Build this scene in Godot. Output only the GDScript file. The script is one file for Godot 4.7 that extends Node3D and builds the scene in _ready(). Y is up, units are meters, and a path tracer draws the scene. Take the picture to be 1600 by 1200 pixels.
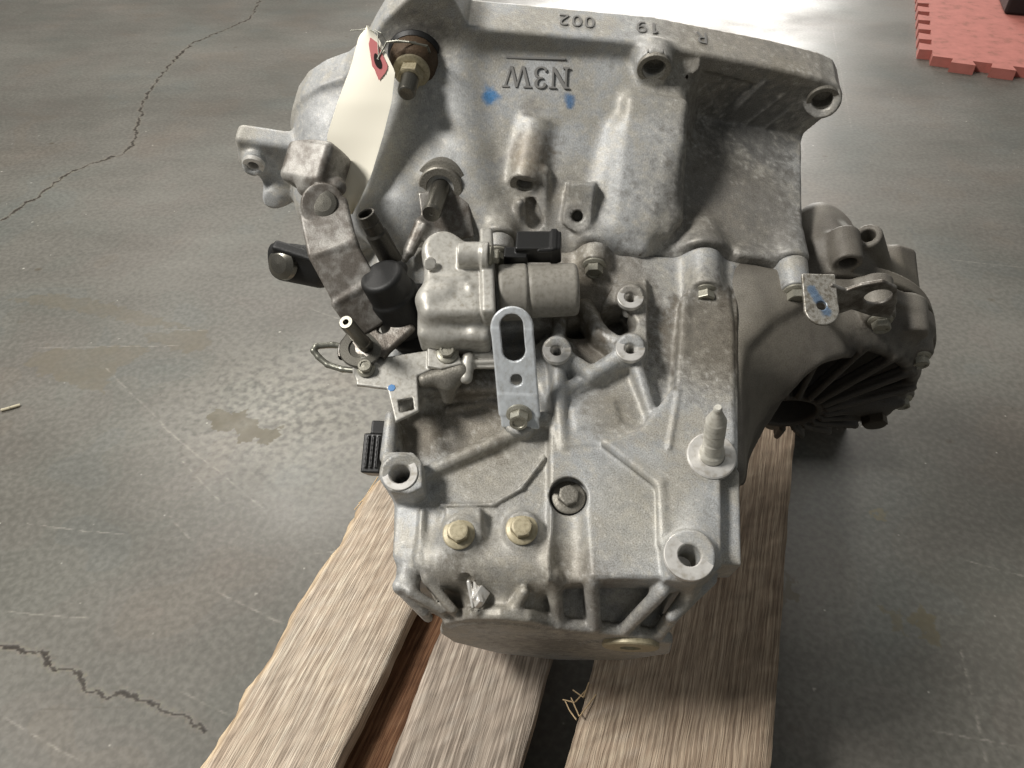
extends Node3D
# A used gearbox lying on the boards of a pallet, on a worn concrete floor.
# The gearbox is modelled in millimetres in its own axes: x to its right, y out of its upper side, z along its shaft towards the end cover.

var rng := RandomNumberGenerator.new()
var used := {}
var M := {}
var box_root: Node3D
var BOX: Transform3D

# ------------------------------------------------------------------ naming
func numbered(called: String, parent: Node) -> String:
	var key := str(parent.get_instance_id()) + called
	var n: int = used.get(key, 0)
	used[key] = n + 1
	return called if n == 0 else "%s_%03d" % [called, n]

func put(called: String, mesh: Mesh, mat: Material, parent: Node = self, at := Transform3D.IDENTITY) -> MeshInstance3D:
	var o := MeshInstance3D.new()
	o.name = numbered(called, parent)
	o.mesh = mesh
	if mat: o.material_override = mat
	o.transform = at
	parent.add_child(o, true)
	return o

func tag(o: Node, label: String, category: String, group := "") -> void:
	o.set_meta("label", label)
	o.set_meta("category", category)
	if group: o.set_meta("group", group)

func thing(called: String, at: Transform3D, label: String, category: String, group := "") -> Node3D:
	var o := Node3D.new()
	o.name = numbered(called, self)
	o.transform = at
	add_child(o, true)
	tag(o, label, category, group)
	return o

# ------------------------------------------------------------------ solid modelling: distance fields meshed by surface nets
var prims: Array = []
var g_lo: Vector3
var g_n: Vector3i
var g_h: float
var g_slabs: Array = []
const FAR := 30.0

func s_new(lo: Vector3, hi: Vector3, h: float) -> void:
	prims = []
	g_lo = lo
	g_h = h
	g_n = Vector3i(((hi - lo) / h).ceil()) + Vector3i.ONE

func add_prim(p: Dictionary, lo: Vector3, hi: Vector3, k: float, cut: bool) -> void:
	p.k = maxf(k, 0.001)
	p.cut = cut
	var m := k + 4.0 * g_h
	p.i0 = Vector3i(((lo - Vector3.ONE * m - g_lo) / g_h).floor()).clamp(Vector3i.ZERO, g_n)
	p.i1 = Vector3i(((hi + Vector3.ONE * m - g_lo) / g_h).ceil() + Vector3.ONE).clamp(Vector3i.ZERO, g_n)
	prims.append(p)

func cap(a: Vector3, b: Vector3, ra: float, rb: float, k := 3.0, cut := false) -> void:
	var r := maxf(ra, rb)
	add_prim({"t": 0, "a": a, "ba": b - a, "q": maxf((b - a).length_squared(), 0.0001), "ra": ra, "dr": rb - ra}, a.min(b) - Vector3.ONE * r, a.max(b) + Vector3.ONE * r, k, cut)

func box(c: Vector3, half: Vector3, r: float, k := 3.0, basis := Basis.IDENTITY, cut := false) -> void:
	var e := Vector3.ZERO
	for i in 3: e += (basis[i] * half[i]).abs()
	r = minf(r, minf(half.x, minf(half.y, half.z)) - 0.01)
	add_prim({"t": 1, "a": c, "B": basis.inverse(), "half": half - Vector3.ONE * r, "r": r}, c - e, c + e, k, cut)

# a cylinder from a to b, radius ra to rb, edges rounded by rr
func cyl(a: Vector3, b: Vector3, ra: float, rb: float, rr := 0.5, k := 2.0, cut := false) -> void:
	var r := maxf(ra, rb)
	var L := (b - a).length()
	add_prim({"t": 2, "a": (a + b) * 0.5, "ax": (b - a) / L, "H": L * 0.5 - rr, "R": (ra + rb) * 0.5 - rr, "s": (rb - ra) / L, "r": rr}, a.min(b) - Vector3.ONE * r, a.max(b) + Vector3.ONE * r, k, cut)

# an outline swept along an axis (1 = y, 2 = z) from lo to hi; pb: the outline it becomes at hi
func sweep(axis: int, pa: Array, lo: float, hi: float, r: float, k := 3.0, cut := false, pb: Array = []) -> void:
	var mn := Vector2(1e9, 1e9)
	var mx := -mn
	for q in pa + pb:
		mn = mn.min(q)
		mx = mx.max(q)
	var l3 := Vector3(mn.x, mn.y, lo) if axis == 2 else Vector3(mn.x, lo, mn.y)
	var h3 := Vector3(mx.x, mx.y, hi) if axis == 2 else Vector3(mx.x, hi, mx.y)
	var p := {"t": 3 if axis == 2 else 4, "r": r, "lo": lo, "hi": hi}
	add_prim(p, l3, h3, k, cut)
	p.fa = field2(pa, axis, p)
	p.fb = field2(pb, axis, p) if pb else p.fa

func field2(poly: Array, axis: int, p: Dictionary) -> PackedFloat32Array:
	var out := PackedFloat32Array()
	var j0: int = p.i0.y if axis == 2 else p.i0.z
	var j1: int = p.i1.y if axis == 2 else p.i1.z
	var o := Vector2(g_lo.x, g_lo.y if axis == 2 else g_lo.z)
	var n := poly.size()
	for j in range(j0, j1):
		for i in range(p.i0.x, p.i1.x):
			var q := o + Vector2(i, j) * g_h
			var d := 1e12
			var s := 1.0
			var b: Vector2 = poly[n - 1]
			for a: Vector2 in poly:
				var e := b - a
				var w := q - a
				var x := w - e * clampf(w.dot(e) / e.length_squared(), 0.0, 1.0)
				d = minf(d, x.length_squared())
				var c1 := q.y >= a.y
				var c2 := q.y < b.y
				var c3 := e.x * w.y > e.y * w.x
				if (c1 and c2 and c3) or not (c1 or c2 or c3): s = -s
				b = a
			out.append(s * sqrt(d))
	return out

func raster(slab: int) -> void:
	var nx := g_n.x
	var ny := g_n.y
	var k0 := slab * SLAB
	var k1 := mini(k0 + SLAB, g_n.z)
	var f := PackedFloat32Array()
	f.resize(nx * ny * (k1 - k0))
	f.fill(FAR)
	var h := g_h
	for p: Dictionary in prims:
		var i0: Vector3i = p.i0
		var i1: Vector3i = p.i1
		var za := maxi(k0, i0.z)
		var zb := mini(k1, i1.z)
		if za >= zb: continue
		var t: int = p.t
		var K: float = p.k
		var iK := 0.25 / K
		var cut: bool = p.cut
		var a: Vector3 = p.get("a", Vector3.ZERO)
		var r: float = p.get("r", 0.0)
		var ba: Vector3 = p.get("ba", p.get("ax", Vector3.ZERO))
		var q: float = p.get("q", 1.0)
		var ra: float = p.get("ra", 0.0)
		var dr: float = p.get("dr", p.get("s", 0.0))
		var B: Basis = p.get("B", Basis.IDENTITY)
		var half: Vector3 = p.get("half", Vector3.ZERO)
		var H: float = p.get("H", 0.0)
		var R: float = p.get("R", 0.0)
		var lo: float = p.get("lo", 0.0)
		var hi: float = p.get("hi", 1.0)
		var fa: PackedFloat32Array = p.get("fa", PackedFloat32Array())
		var fb: PackedFloat32Array = p.get("fb", PackedFloat32Array())
		var loft := t == 3 and fa != fb
		var wx := i1.x - i0.x
		for kz in range(za, zb):
			for jy in range(i0.y, i1.y):
				var at := ((kz - k0) * ny + jy) * nx
				var pt := g_lo + Vector3(i0.x, jy, kz) * h - a
				for ix in range(i0.x, i1.x):
					var d := 0.0
					if t == 0:
						var u := clampf(pt.dot(ba) / q, 0.0, 1.0)
						d = (pt - ba * u).length() - ra - dr * u
					elif t == 1:
						var v := (B * pt).abs() - half
						d = v.max(Vector3.ZERO).length() + minf(maxf(v.x, maxf(v.y, v.z)), 0.0) - r
					elif t == 2:
						var u := pt.dot(ba)
						var x := (pt - ba * u).length() - R - dr * u
						var y := absf(u) - H
						d = Vector2(maxf(x, 0.0), maxf(y, 0.0)).length() + minf(maxf(x, y), 0.0) - r
					else:
						var c := pt.z if t == 3 else pt.y
						var n := (jy - i0.y if t == 3 else kz - i0.z) * wx + ix - i0.x
						var x := fa[n]
						if loft: x = lerpf(x, fb[n], clampf((c - lo) / (hi - lo), 0.0, 1.0))
						x += r
						var y := absf(c - (lo + hi) * 0.5) - (hi - lo) * 0.5 + r
						d = Vector2(maxf(x, 0.0), maxf(y, 0.0)).length() + minf(maxf(x, y), 0.0) - r
					var o := f[at + ix]
					if cut:
						d = -d
						var m := K - absf(o - d)
						f[at + ix] = maxf(o, d) + (m * m * iK if m > 0.0 else 0.0)
					else:
						var m := K - absf(o - d)
						f[at + ix] = minf(o, d) - (m * m * iK if m > 0.0 else 0.0)
					pt.x += h
	g_slabs[slab] = f

const SLAB := 12

# the mesh of everything added since s_new; tint gives the colour of a point
func s_mesh(tint := 0, rough := 0.0) -> ArrayMesh:
	var ns := ceili(g_n.z / float(SLAB))
	g_slabs.clear()
	g_slabs.resize(ns)
	var id := WorkerThreadPool.add_group_task(raster, ns)
	WorkerThreadPool.wait_for_group_task_completion(id)
	var f := PackedFloat32Array()
	for s in g_slabs: f.append_array(s)
	g_slabs.clear()
	var nx := g_n.x
	var ny := g_n.y
	var nz := g_n.z
	var near := g_h * 1.9
	var nxy := nx * ny
	var ids := PackedInt32Array()
	ids.resize(nxy * nz)
	ids.fill(-1)
	var vs := PackedVector3Array()
	var nn := PackedVector3Array()
	var idx := PackedInt32Array()
	var bump := FastNoiseLite.new()
	bump.seed = 5
	bump.frequency = 0.035
	for k in nz - 1:
		for j in ny - 1:
			var c := (k * ny + j) * nx
			for i in nx - 1:
				var d0 := f[c]
				if absf(d0) < near:
					var d1 := f[c + 1]
					var d2 := f[c + nx]
					var d3 := f[c + nx + 1]
					var d4 := f[c + nxy]
					var d5 := f[c + nxy + 1]
					var d6 := f[c + nxy + nx]
					var d7 := f[c + nxy + nx + 1]
					var s := int(d0 < 0) + int(d1 < 0) + int(d2 < 0) + int(d3 < 0) + int(d4 < 0) + int(d5 < 0) + int(d6 < 0) + int(d7 < 0)
					if s > 0 and s < 8:
						var p := Vector3.ZERO
						var n := 0
						if (d0 < 0) != (d1 < 0):
							p.x += d0 / (d0 - d1); n += 1
						if (d2 < 0) != (d3 < 0):
							p += Vector3(d2 / (d2 - d3), 1, 0); n += 1
						if (d4 < 0) != (d5 < 0):
							p += Vector3(d4 / (d4 - d5), 0, 1); n += 1
						if (d6 < 0) != (d7 < 0):
							p += Vector3(d6 / (d6 - d7), 1, 1); n += 1
						if (d0 < 0) != (d2 < 0):
							p.y += d0 / (d0 - d2); n += 1
						if (d1 < 0) != (d3 < 0):
							p += Vector3(1, d1 / (d1 - d3), 0); n += 1
						if (d4 < 0) != (d6 < 0):
							p += Vector3(0, d4 / (d4 - d6), 1); n += 1
						if (d5 < 0) != (d7 < 0):
							p += Vector3(1, d5 / (d5 - d7), 1); n += 1
						if (d0 < 0) != (d4 < 0):
							p.z += d0 / (d0 - d4); n += 1
						if (d1 < 0) != (d5 < 0):
							p += Vector3(1, 0, d1 / (d1 - d5)); n += 1
						if (d2 < 0) != (d6 < 0):
							p += Vector3(0, 1, d2 / (d2 - d6)); n += 1
						if (d3 < 0) != (d7 < 0):
							p += Vector3(1, 1, d3 / (d3 - d7)); n += 1
						p /= n
						var g := Vector3(
							lerpf(lerpf(d1 - d0, d3 - d2, p.y), lerpf(d5 - d4, d7 - d6, p.y), p.z),
							lerpf(lerpf(d2 - d0, d3 - d1, p.x), lerpf(d6 - d4, d7 - d5, p.x), p.z),
							lerpf(lerpf(d4 - d0, d5 - d1, p.x), lerpf(d6 - d2, d7 - d3, p.x), p.y)).normalized()
						ids[c] = vs.size()
						vs.append(g_lo + (Vector3(i, j, k) + p) * g_h)
						nn.append(g)
						if i > 0 and j > 0 and k > 0:
							if (d0 < 0) != (d1 < 0): quad(idx, ids[c - nx - nxy], ids[c - nxy], ids[c], ids[c - nx], d0 < 0)
							if (d0 < 0) != (d2 < 0): quad(idx, ids[c - 1 - nxy], ids[c - 1], ids[c], ids[c - nxy], d0 < 0)
							if (d0 < 0) != (d4 < 0): quad(idx, ids[c - 1 - nx], ids[c - nx], ids[c], ids[c - 1], d0 < 0)
				c += 1
	var cols := PackedColorArray()
	if tint > 0:
		for v in vs.size(): cols.append(tint_of(tint, vs[v], nn[v]))
	for v in vs.size():
		if rough > 0.0: vs[v] += nn[v] * bump.get_noise_3dv(vs[v]) * rough
		vs[v] *= 0.001
	var arr := []
	arr.resize(Mesh.ARRAY_MAX)
	arr[Mesh.ARRAY_VERTEX] = vs
	arr[Mesh.ARRAY_NORMAL] = nn
	if cols: arr[Mesh.ARRAY_COLOR] = cols
	arr[Mesh.ARRAY_INDEX] = idx
	var m := ArrayMesh.new()
	m.add_surface_from_arrays(Mesh.PRIMITIVE_TRIANGLES, arr)
	return m

func quad(idx: PackedInt32Array, a: int, b: int, c: int, d: int, flip: bool) -> void:
	if mini(mini(a, b), mini(c, d)) < 0: return
	if flip:
		idx.append(a); idx.append(c); idx.append(b); idx.append(a); idx.append(d); idx.append(c)
	else:
		idx.append(a); idx.append(b); idx.append(c); idx.append(a); idx.append(c); idx.append(d)

func turn(x: float, y: float, z: float) -> Basis:
	return Basis.from_euler(Vector3(deg_to_rad(x), deg_to_rad(y), deg_to_rad(z)))

# ------------------------------------------------------------------ scene
func _ready() -> void:
	rng.seed = 7
	setup_view()
	setup_materials()
	build_floor()
	build_pallet()
	box_root = thing("gearbox", BOX, "used grey cast aluminium gearbox lying on its side across the pallet boards", "gearbox")
	build_gear_case()
	build_clutch_housing()
	build_differential()
	build_fittings()
	build_around()

func setup_view() -> void:
	var cam := Camera3D.new()
	cam.name = "camera"
	cam.position = Vector3(0, 0.74, 0)
	cam.rotation_degrees = Vector3(-41.2, 0, 0)
	cam.fov = 53.13
	cam.near = 0.02
	cam.far = 60.0
	add_child(cam)
	cam.current = true
	var e := Environment.new()
	e.background_mode = Environment.BG_COLOR
	e.background_color = Color(0.30, 0.302, 0.298)
	e.background_energy_multiplier = 1.85
	e.tonemap_mode = Environment.TONE_MAPPER_LINEAR
	e.tonemap_exposure = 1.14
	e.sdfgi_enabled = true
	e.ssao_enabled = true
	e.ssil_enabled = true
	var we := WorldEnvironment.new()
	we.name = "environment"
	we.environment = e
	add_child(we)
	# ceiling lamp to the left, lamps farther back, and the open shop door behind
	area("lamp_left", Vector3(-1.6, 2.3, -0.2), Vector3(0.1, 0.3, -0.6), Vector2(0.65, 0.45), 7.0, Color(1.0, 0.985, 0.96))
	area("lamp_ceiling", Vector3(-1.5, 3.1, -3.6), Vector3(-0.2, 0, -0.9), Vector2(1.2, 0.3), 6.0, Color(1.0, 0.98, 0.95))
	area("lamps_back", Vector3(0.6, 3.3, -4.2), Vector3(0.4, 0.0, -2.2), Vector2(4.0, 2.0), 8.0, Color(1.0, 0.98, 0.95))
	area("open_door", Vector3(1.6, 1.7, -8.5), Vector3(0.6, 0.3, 0), Vector2(3.0, 2.6), 32.0, Color(1.0, 0.985, 0.96))
	BOX = Transform3D(Basis(Vector3(0.997564, 0.000000, 0.069756), Vector3(-0.026131, 0.927184, 0.373694), Vector3(-0.064677, -0.374607, 0.924925)), Vector3(0.03354, 0.38000, -0.44905))

func area(called: String, at: Vector3, to: Vector3, size: Vector2, energy: float, color: Color) -> void:
	var l := AreaLight3D.new()
	l.name = called
	l.area_size = size
	l.light_energy = energy
	l.light_color = color
	l.area_range = 20.0
	l.area_attenuation = 2.0
	l.shadow_enabled = true
	l.area_normalize_energy = true
	add_child(l)
	l.look_at_from_position(at, to, Vector3.UP)

func noise_tex(seed_: int, freq: float, octaves: int, stops: Array, kind := FastNoiseLite.TYPE_SIMPLEX_SMOOTH, size := 512) -> NoiseTexture2D:
	var n := FastNoiseLite.new()
	n.seed = seed_
	n.noise_type = kind
	n.frequency = freq
	n.fractal_octaves = octaves
	n.fractal_gain = 0.6
	var t := NoiseTexture2D.new()
	t.width = size
	t.height = size
	t.seamless = true
	t.noise = n
	var g := Gradient.new()
	g.offsets = PackedFloat32Array()
	g.colors = PackedColorArray()
	for s in stops: g.add_point(s[0], s[1])
	t.color_ramp = g
	return t

func grey(v: float) -> Color: return Color(v, v, v)

func plain(color: Color, rough: float, metal := 0.0) -> StandardMaterial3D:
	var m := StandardMaterial3D.new()
	m.albedo_color = color
	m.roughness = rough
	m.metallic = metal
	return m

func grained(color: Color, rough: float, metal: float, tex: Texture2D, bump: Texture2D, relief: float, per_metre: float, vertex := true) -> StandardMaterial3D:
	var m := plain(color, rough, metal)
	m.vertex_color_use_as_albedo = vertex
	m.uv1_triplanar = true
	m.uv1_scale = Vector3.ONE * per_metre
	m.albedo_texture = tex
	if bump:
		m.heightmap_enabled = true
		m.heightmap_texture = bump
		m.heightmap_scale = relief
	return m

func setup_materials() -> void:
	var speck := noise_tex(3, 0.09, 5, [[0.0, Color(0.60, 0.585, 0.56)], [0.28, Color(0.80, 0.79, 0.775)], [0.5, Color(0.88, 0.88, 0.875)], [0.7, Color(0.92, 0.92, 0.92)], [0.80, grey(1.0)], [1.0, grey(1.0)]])
	var soft := noise_tex(4, 0.03, 5, [[0.0, Color(0.72, 0.70, 0.66)], [0.45, grey(0.90)], [1.0, grey(1.0)]])
	var grain := noise_tex(8, 0.06, 5, [[0.0, grey(0.0)], [1.0, grey(1.0)]])
	M.cast = grained(Color.WHITE, 0.54, 0.2, speck, grain, 0.012, 15.0)
	M.dark_cast = grained(Color.WHITE, 0.58, 0.1, speck, grain, 0.012, 15.0)
	M.steel = grained(Color.WHITE, 0.5, 0.25, speck, grain, 0.008, 14.0)
	M.zinc = grained(Color(0.89, 0.91, 0.925), 0.42, 0.35, soft, grain, 0.003, 10.0, false)
	M.rubber = grained(Color(0.09, 0.09, 0.09), 0.55, 0.0, speck, grain, 0.01, 14.0, false)
	M.machined = grained(Color(0.92, 0.91, 0.89), 0.34, 0.4, soft, null, 0.0, 6.0, false)
	M.dull = grained(Color(0.60, 0.585, 0.55), 0.5, 0.5, speck, grain, 0.015, 12.0, false)
	M.bolt = grained(Color(0.70, 0.69, 0.64), 0.4, 0.45, speck, null, 0.0, 20.0, false)
	M.gold = grained(Color(0.73, 0.69, 0.58), 0.48, 0.25, soft, null, 0.0, 20.0, false)
	M.dark_steel = grained(Color(0.30, 0.27, 0.23), 0.45, 0.6, speck, grain, 0.01, 14.0, false)
	M.dark_steel_v = grained(Color.WHITE, 0.45, 0.6, speck, grain, 0.01, 14.0)
	M.steel_plain = grained(Color(0.52, 0.51, 0.48), 0.34, 0.85, speck, null, 0.0, 20.0, false)
	M.zinc_plain = grained(Color(0.86, 0.85, 0.81), 0.40, 0.25, soft, null, 0.0, 12.0, false)
	M.rusty = grained(Color(0.36, 0.29, 0.22), 0.65, 0.3, speck, grain, 0.03, 16.0, false)
	M.pipe = grained(Color(0.34, 0.33, 0.31), 0.4, 0.7, speck, grain, 0.01, 16.0, false)
	M.silver = grained(Color(0.78, 0.77, 0.74), 0.45, 0.3, soft, grain, 0.006, 12.0, false)
	M.grey_plastic = grained(Color(0.60, 0.585, 0.55), 0.55, 0.0, soft, grain, 0.004, 14.0, false)
	M.black_plastic = grained(Color(0.13, 0.13, 0.13), 0.4, 0.0, speck, null, 0.0, 14.0, false)
	M.galvanised = grained(Color.WHITE, 0.4, 0.6, speck, grain, 0.01, 20.0)
	M.galvanised_plain = grained(Color(0.62, 0.62, 0.58), 0.4, 0.7, speck, null, 0.0, 20.0, false)
	M.blue_paint = plain(Color(0.36, 0.55, 0.76), 0.6)
	M.letter = plain(Color(0.47, 0.465, 0.455), 0.6, 0.1)
	M.bore = plain(Color(0.25, 0.25, 0.25), 0.35, 0.8)

# ------------------------------------------------------------------ colour of the castings: bare metal, tan dust, oily grime, some painted shade
var n_big := FastNoiseLite.new()
var n_mid := FastNoiseLite.new()
var n_fine := FastNoiseLite.new()
var stains_and_shade: Array = []

func cast_tint(p: Vector3, n: Vector3) -> Color:
	var a := n_big.get_noise_3dv(p)
	var b := n_mid.get_noise_3dv(p)
	var f := n_fine.get_noise_3dv(p)
	var dust := clampf(0.45 + a * 1.5 + b * 0.9 + f * 0.6, 0.0, 1.0)
	var c := Color(0.545, 0.56, 0.57).lerp(Color(0.475, 0.458, 0.415), dust)
	for s in stains_and_shade:
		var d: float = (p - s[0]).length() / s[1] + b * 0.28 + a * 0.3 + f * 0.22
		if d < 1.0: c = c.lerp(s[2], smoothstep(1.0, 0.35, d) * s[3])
	if f > 0.4: c = c.lerp(Color(0.62, 0.61, 0.58), minf((f - 0.4) * 3.0, 0.6) * smoothstep(0.2, 0.45, c.g))
	return c * (1.0 + b * 0.2 + f * 0.2)


# ------------------------------------------------------------------ the main castings
func tint_of(kind: int, p: Vector3, n: Vector3) -> Color:
	match kind:
		1: return cast_tint(p, n)
		2: return dark_tint(p, n)
		3: return oily_tint(p)
		4: return zinc_tint(p)
	return Color.WHITE

var gear_case: Node3D
var clutch_housing: Node3D

func build_gear_case() -> void:
	stains_and_shade = [
		[Vector3(9.2, -30, -52), 42.0, Color(0.19, 0.165, 0.13), 0.85],  # darker brown in the recess behind the boss arms
		[Vector3(30.8, -34, -16.6), 36.0, Color(0.20, 0.175, 0.14), 0.85],  # darker brown in the recess between the machined bosses
		[Vector3(44.8, -18, 37.9), 30.0, Color(0.36, 0.33, 0.275), 0.7],
		[Vector3(-105.7, -44, 55.6), 30.0, Color(0.22, 0.19, 0.145), 0.8],
		[Vector3(-76, -44, 0.9), 40.0, Color(0.20, 0.17, 0.13), 0.85],
		[Vector3(-23.8, -28, 163.1), 60.0, Color(0.40, 0.365, 0.30), 0.6],
		[Vector3(13, -22, 153.6), 26.0, Color(0.36, 0.33, 0.28), 0.7],
		[Vector3(-8.3, -10, -87.5), 60.0, Color(0.33, 0.295, 0.24), 0.65],
		[Vector3(-47.9, -26, 80.6), 46.0, Color(0.44, 0.405, 0.335), 0.7],
		[Vector3(6, -130, 226), 84.0, Color(0.30, 0.29, 0.27), 1.0],  # end cover face painted darker grey to counter light bounced off the boards
		[Vector3(124.6, -12, -23.1), 70.0, Color(0.235, 0.21, 0.17), 0.9],
		[Vector3(39.3, -20, -65.4), 60.0, Color(0.26, 0.22, 0.165), 0.6],
		[Vector3(-62.1, -40, 38.8), 55.0, Color(0.24, 0.20, 0.145), 0.55],
		[Vector3(-68.4, -40, 171.9), 40.0, Color(0.27, 0.235, 0.18), 0.6],
		[Vector3(34.4, -40, 183.2), 50.0, Color(0.25, 0.22, 0.18), 0.5],
		[Vector3(63.2, -20, 115.2), 45.0, Color(0.52, 0.50, 0.44), 0.6],
		[Vector3(158.4, -40, -23.4), 60.0, Color(0.15, 0.125, 0.095), 0.8],
		[Vector3(189.8, -60, -1.8), 8.0, Color(0.05, 0.12, 0.32), 0.9],
	]
	s_new(Vector3(-172, -222, -106), Vector3(206, 24, 200), 1.75)
	# body with its tapering end, the round end cover
	sweep(2, [Vector2(-158, -190), Vector2(-160, -40), Vector2(-120, -8), Vector2(60, -8), Vector2(140, -12), Vector2(188, -26), Vector2(184, -200), Vector2(60, -216), Vector2(-60, -216)], -99, -30, 5, 3.0, false,
		[Vector2(-148, -190), Vector2(-148, -50), Vector2(-118, -26), Vector2(100, -24), Vector2(138, -20), Vector2(150, -40), Vector2(146, -200), Vector2(60, -217), Vector2(-60, -217)])
	sweep(2, [Vector2(-148, -190), Vector2(-148, -52), Vector2(-140, -28), Vector2(110, -24), Vector2(138, -18), Vector2(142, -34), Vector2(142, -200), Vector2(60, -217), Vector2(-60, -217)], -50, 70, 5, 4.0, false,
		[Vector2(-120, -180), Vector2(-121, -32), Vector2(-108, -26), Vector2(110, -24), Vector2(136, -22), Vector2(137, -40), Vector2(130, -190), Vector2(60, -217), Vector2(-60, -217)])
	sweep(2, [Vector2(-120, -180), Vector2(-121, -34), Vector2(-110, -26), Vector2(100, -25), Vector2(116, -30), Vector2(116, -180), Vector2(60, -217), Vector2(-60, -217)], 50, 157, 6, 8.0, false,
		[Vector2(-108, -170), Vector2(-109, -34), Vector2(-80, -27), Vector2(96, -27), Vector2(112, -40), Vector2(104, -170), Vector2(60, -219), Vector2(-60, -219)])
	var lip := [Vector2(-80, -112), Vector2(-72, -62), Vector2(-52, -36), Vector2(-30, -29), Vector2(-10, -34), Vector2(8, -54), Vector2(40, -63), Vector2(72, -72), Vector2(95, -90), Vector2(101, -140), Vector2(72, -195), Vector2(15, -221), Vector2(-40, -202), Vector2(-74, -152)]
	var inner := []
	for q: Vector2 in lip: inner.append(q + (Vector2(6, -121) - q).normalized() * 7.0)
	sweep(2, inner, 130, 188, 4, 4)
	sweep(2, lip, 183, 192, 3, 4)
	cyl(Vector3(-28, -84, 188), Vector3(-28, -84, 193.5), 44, 42, 2, 2)
	cyl(Vector3(56, -116, 186), Vector3(56, -116, 193.5), 30, 28, 2, 2)
	sweep(2, [Vector2(-102, -170), Vector2(-102, -62), Vector2(-76, -44), Vector2(88, -44), Vector2(104, -60), Vector2(96, -170)], 140, 184, 5, 4.0, false,
		[Vector2(-76, -170), Vector2(-76, -80), Vector2(-52, -44), Vector2(-14, -42), Vector2(6, -62), Vector2(80, -82), Vector2(86, -160)])
	# lower edge strip on the right
	sweep(1, [Vector2(114, 83.1), Vector2(134.6, 79.5), Vector2(131.3, 148.4), Vector2(106.3, 149.9)], -60, -20, 2, 3)
	# plateau with stud and right hand boss
	sweep(1, [Vector2(77.9, 163.8), Vector2(76, 98.4), Vector2(37.2, 68.2), Vector2(62.3, 55.9), Vector2(88.6, 19.3), Vector2(96.3, -54.2), Vector2(110, -72.9), Vector2(133.9, -70.4), Vector2(136.3, -38.5), Vector2(130.2, 63.2), Vector2(118, 87.1), Vector2(112.5, 155.4), Vector2(98.7, 165.5)], -40, -9, 3, 5)
	sweep(1, [Vector2(101.8, 76.3), Vector2(103.7, -53.7), Vector2(116.5, -91.2), Vector2(139.6, -92.3), Vector2(140.8, -55.5), Vector2(131.7, 81.9)], -40, -12, 2, 3)
	cap(Vector3(99.1, -12, -56.9), Vector3(94.9, -14, 16), 4, 3, 4)
	# middle plateau right of the step
	sweep(1, [Vector2(1.7, 166), Vector2(-3.3, 50.9), Vector2(6.8, 39.9), Vector2(68.2, 52.2), Vector2(81.2, 94.6), Vector2(81.6, 161.3)], -50, -17, 3, 4)
	cap(Vector3(37.5, -12, 66.6), Vector3(75.6, -11, 97.4), 3, 3, 4)
	cap(Vector3(76, -11, 97.3), Vector3(76.6, -12, 139.3), 3, 3, 4)
	# hollow on the left with the slanting ridge under it
	sweep(1, [Vector2(-111.5, 73.9), Vector2(-117.8, 48.1), Vector2(-101.8, 26.7), Vector2(-15.8, 18.4), Vector2(-7.6, 37), Vector2(-80.8, 83.4), Vector2(-99.5, 85.9)], -44, 20, 8, 8, true)
	cap(Vector3(-89.9, -24, 92.6), Vector3(-7.2, -20, 47.6), 5, 6, 6)
	cap(Vector3(-122.7, -26, 48.4), Vector3(-121, -26, 82.1), 5, 6, 4)
	cap(Vector3(-90.5, -26, 122), Vector3(-88.7, -28, 158.1), 2.5, 2.5, 4)
	# oval depression left below the solenoid
	sweep(1, [Vector2(-106.5, 1), Vector2(-43.8, 3.4), Vector2(-10.6, -26.9), Vector2(57.1, -30.3), Vector2(57.3, -57.1), Vector2(9.2, -36.7), Vector2(-106.7, -22.2)], -52, 20, 6, 6, true)
	# three machined bosses with the arms between them
	cyl(Vector3(0.2, -50, -28.1), Vector3(0, 0, -0), 13, 11, 1, 4)
	cyl(Vector3(60.5, -50, -33), Vector3(54.8, -0, -4.4), 14, 11.3, 1, 4)
	cyl(Vector3(60.7, -50, -83), Vector3(55, -0, -49.9), 14, 10.5, 1, 4)
	for w in [
		[Vector3(1.1, -8, -2.3), Vector3(27.2, -11, 12.9), 6, 6],
		[Vector3(27.2, -11, 12.9), Vector3(52.3, -8, -4.9), 6, 7],
		[Vector3(51, -9, -9.3), Vector3(33.1, -13, -24.9), 6, 6],
		[Vector3(33.1, -13, -24.9), Vector3(21.4, -16, -49.8), 6, 7],
		[Vector3(0.9, -12, -11.3), Vector3(1.8, -18, -44.1), 4, 5],
		[Vector3(58.1, -8, -3.5), Vector3(73.9, -18, 46.8), 5, 4],
		[Vector3(1.3, -10, 1), Vector3(3.3, -16, 25.1), 6, 6],
		[Vector3(2.4, -15, 28.3), Vector3(7.9, -20, 69.9), 6, 4],
		[Vector3(6.2, -18, 23.9), Vector3(56.1, -12, -1.7), 5, 6]]:
		for q in 4: cap(w[0] - Vector3(0, q * 6, 0), w[1] - Vector3(0, q * 6, 0), w[2] * (1.0 + q * 0.06), w[3] * (1.0 + q * 0.06), 3)
	sweep(1, [Vector2(1.8, 6.7), Vector2(57, -6.2), Vector2(74.1, 50), Vector2(7.8, 67.4)], -50, -19, 2, 4)
	sweep(1, [Vector2(43.2, -68.4), Vector2(69.4, -74.5), Vector2(68.4, -0.2), Vector2(55.5, 0.5), Vector2(61, -33.6), Vector2(50.7, -50.7), Vector2(33.3, -45.1)], -40, -7, 2, 4)
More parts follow.
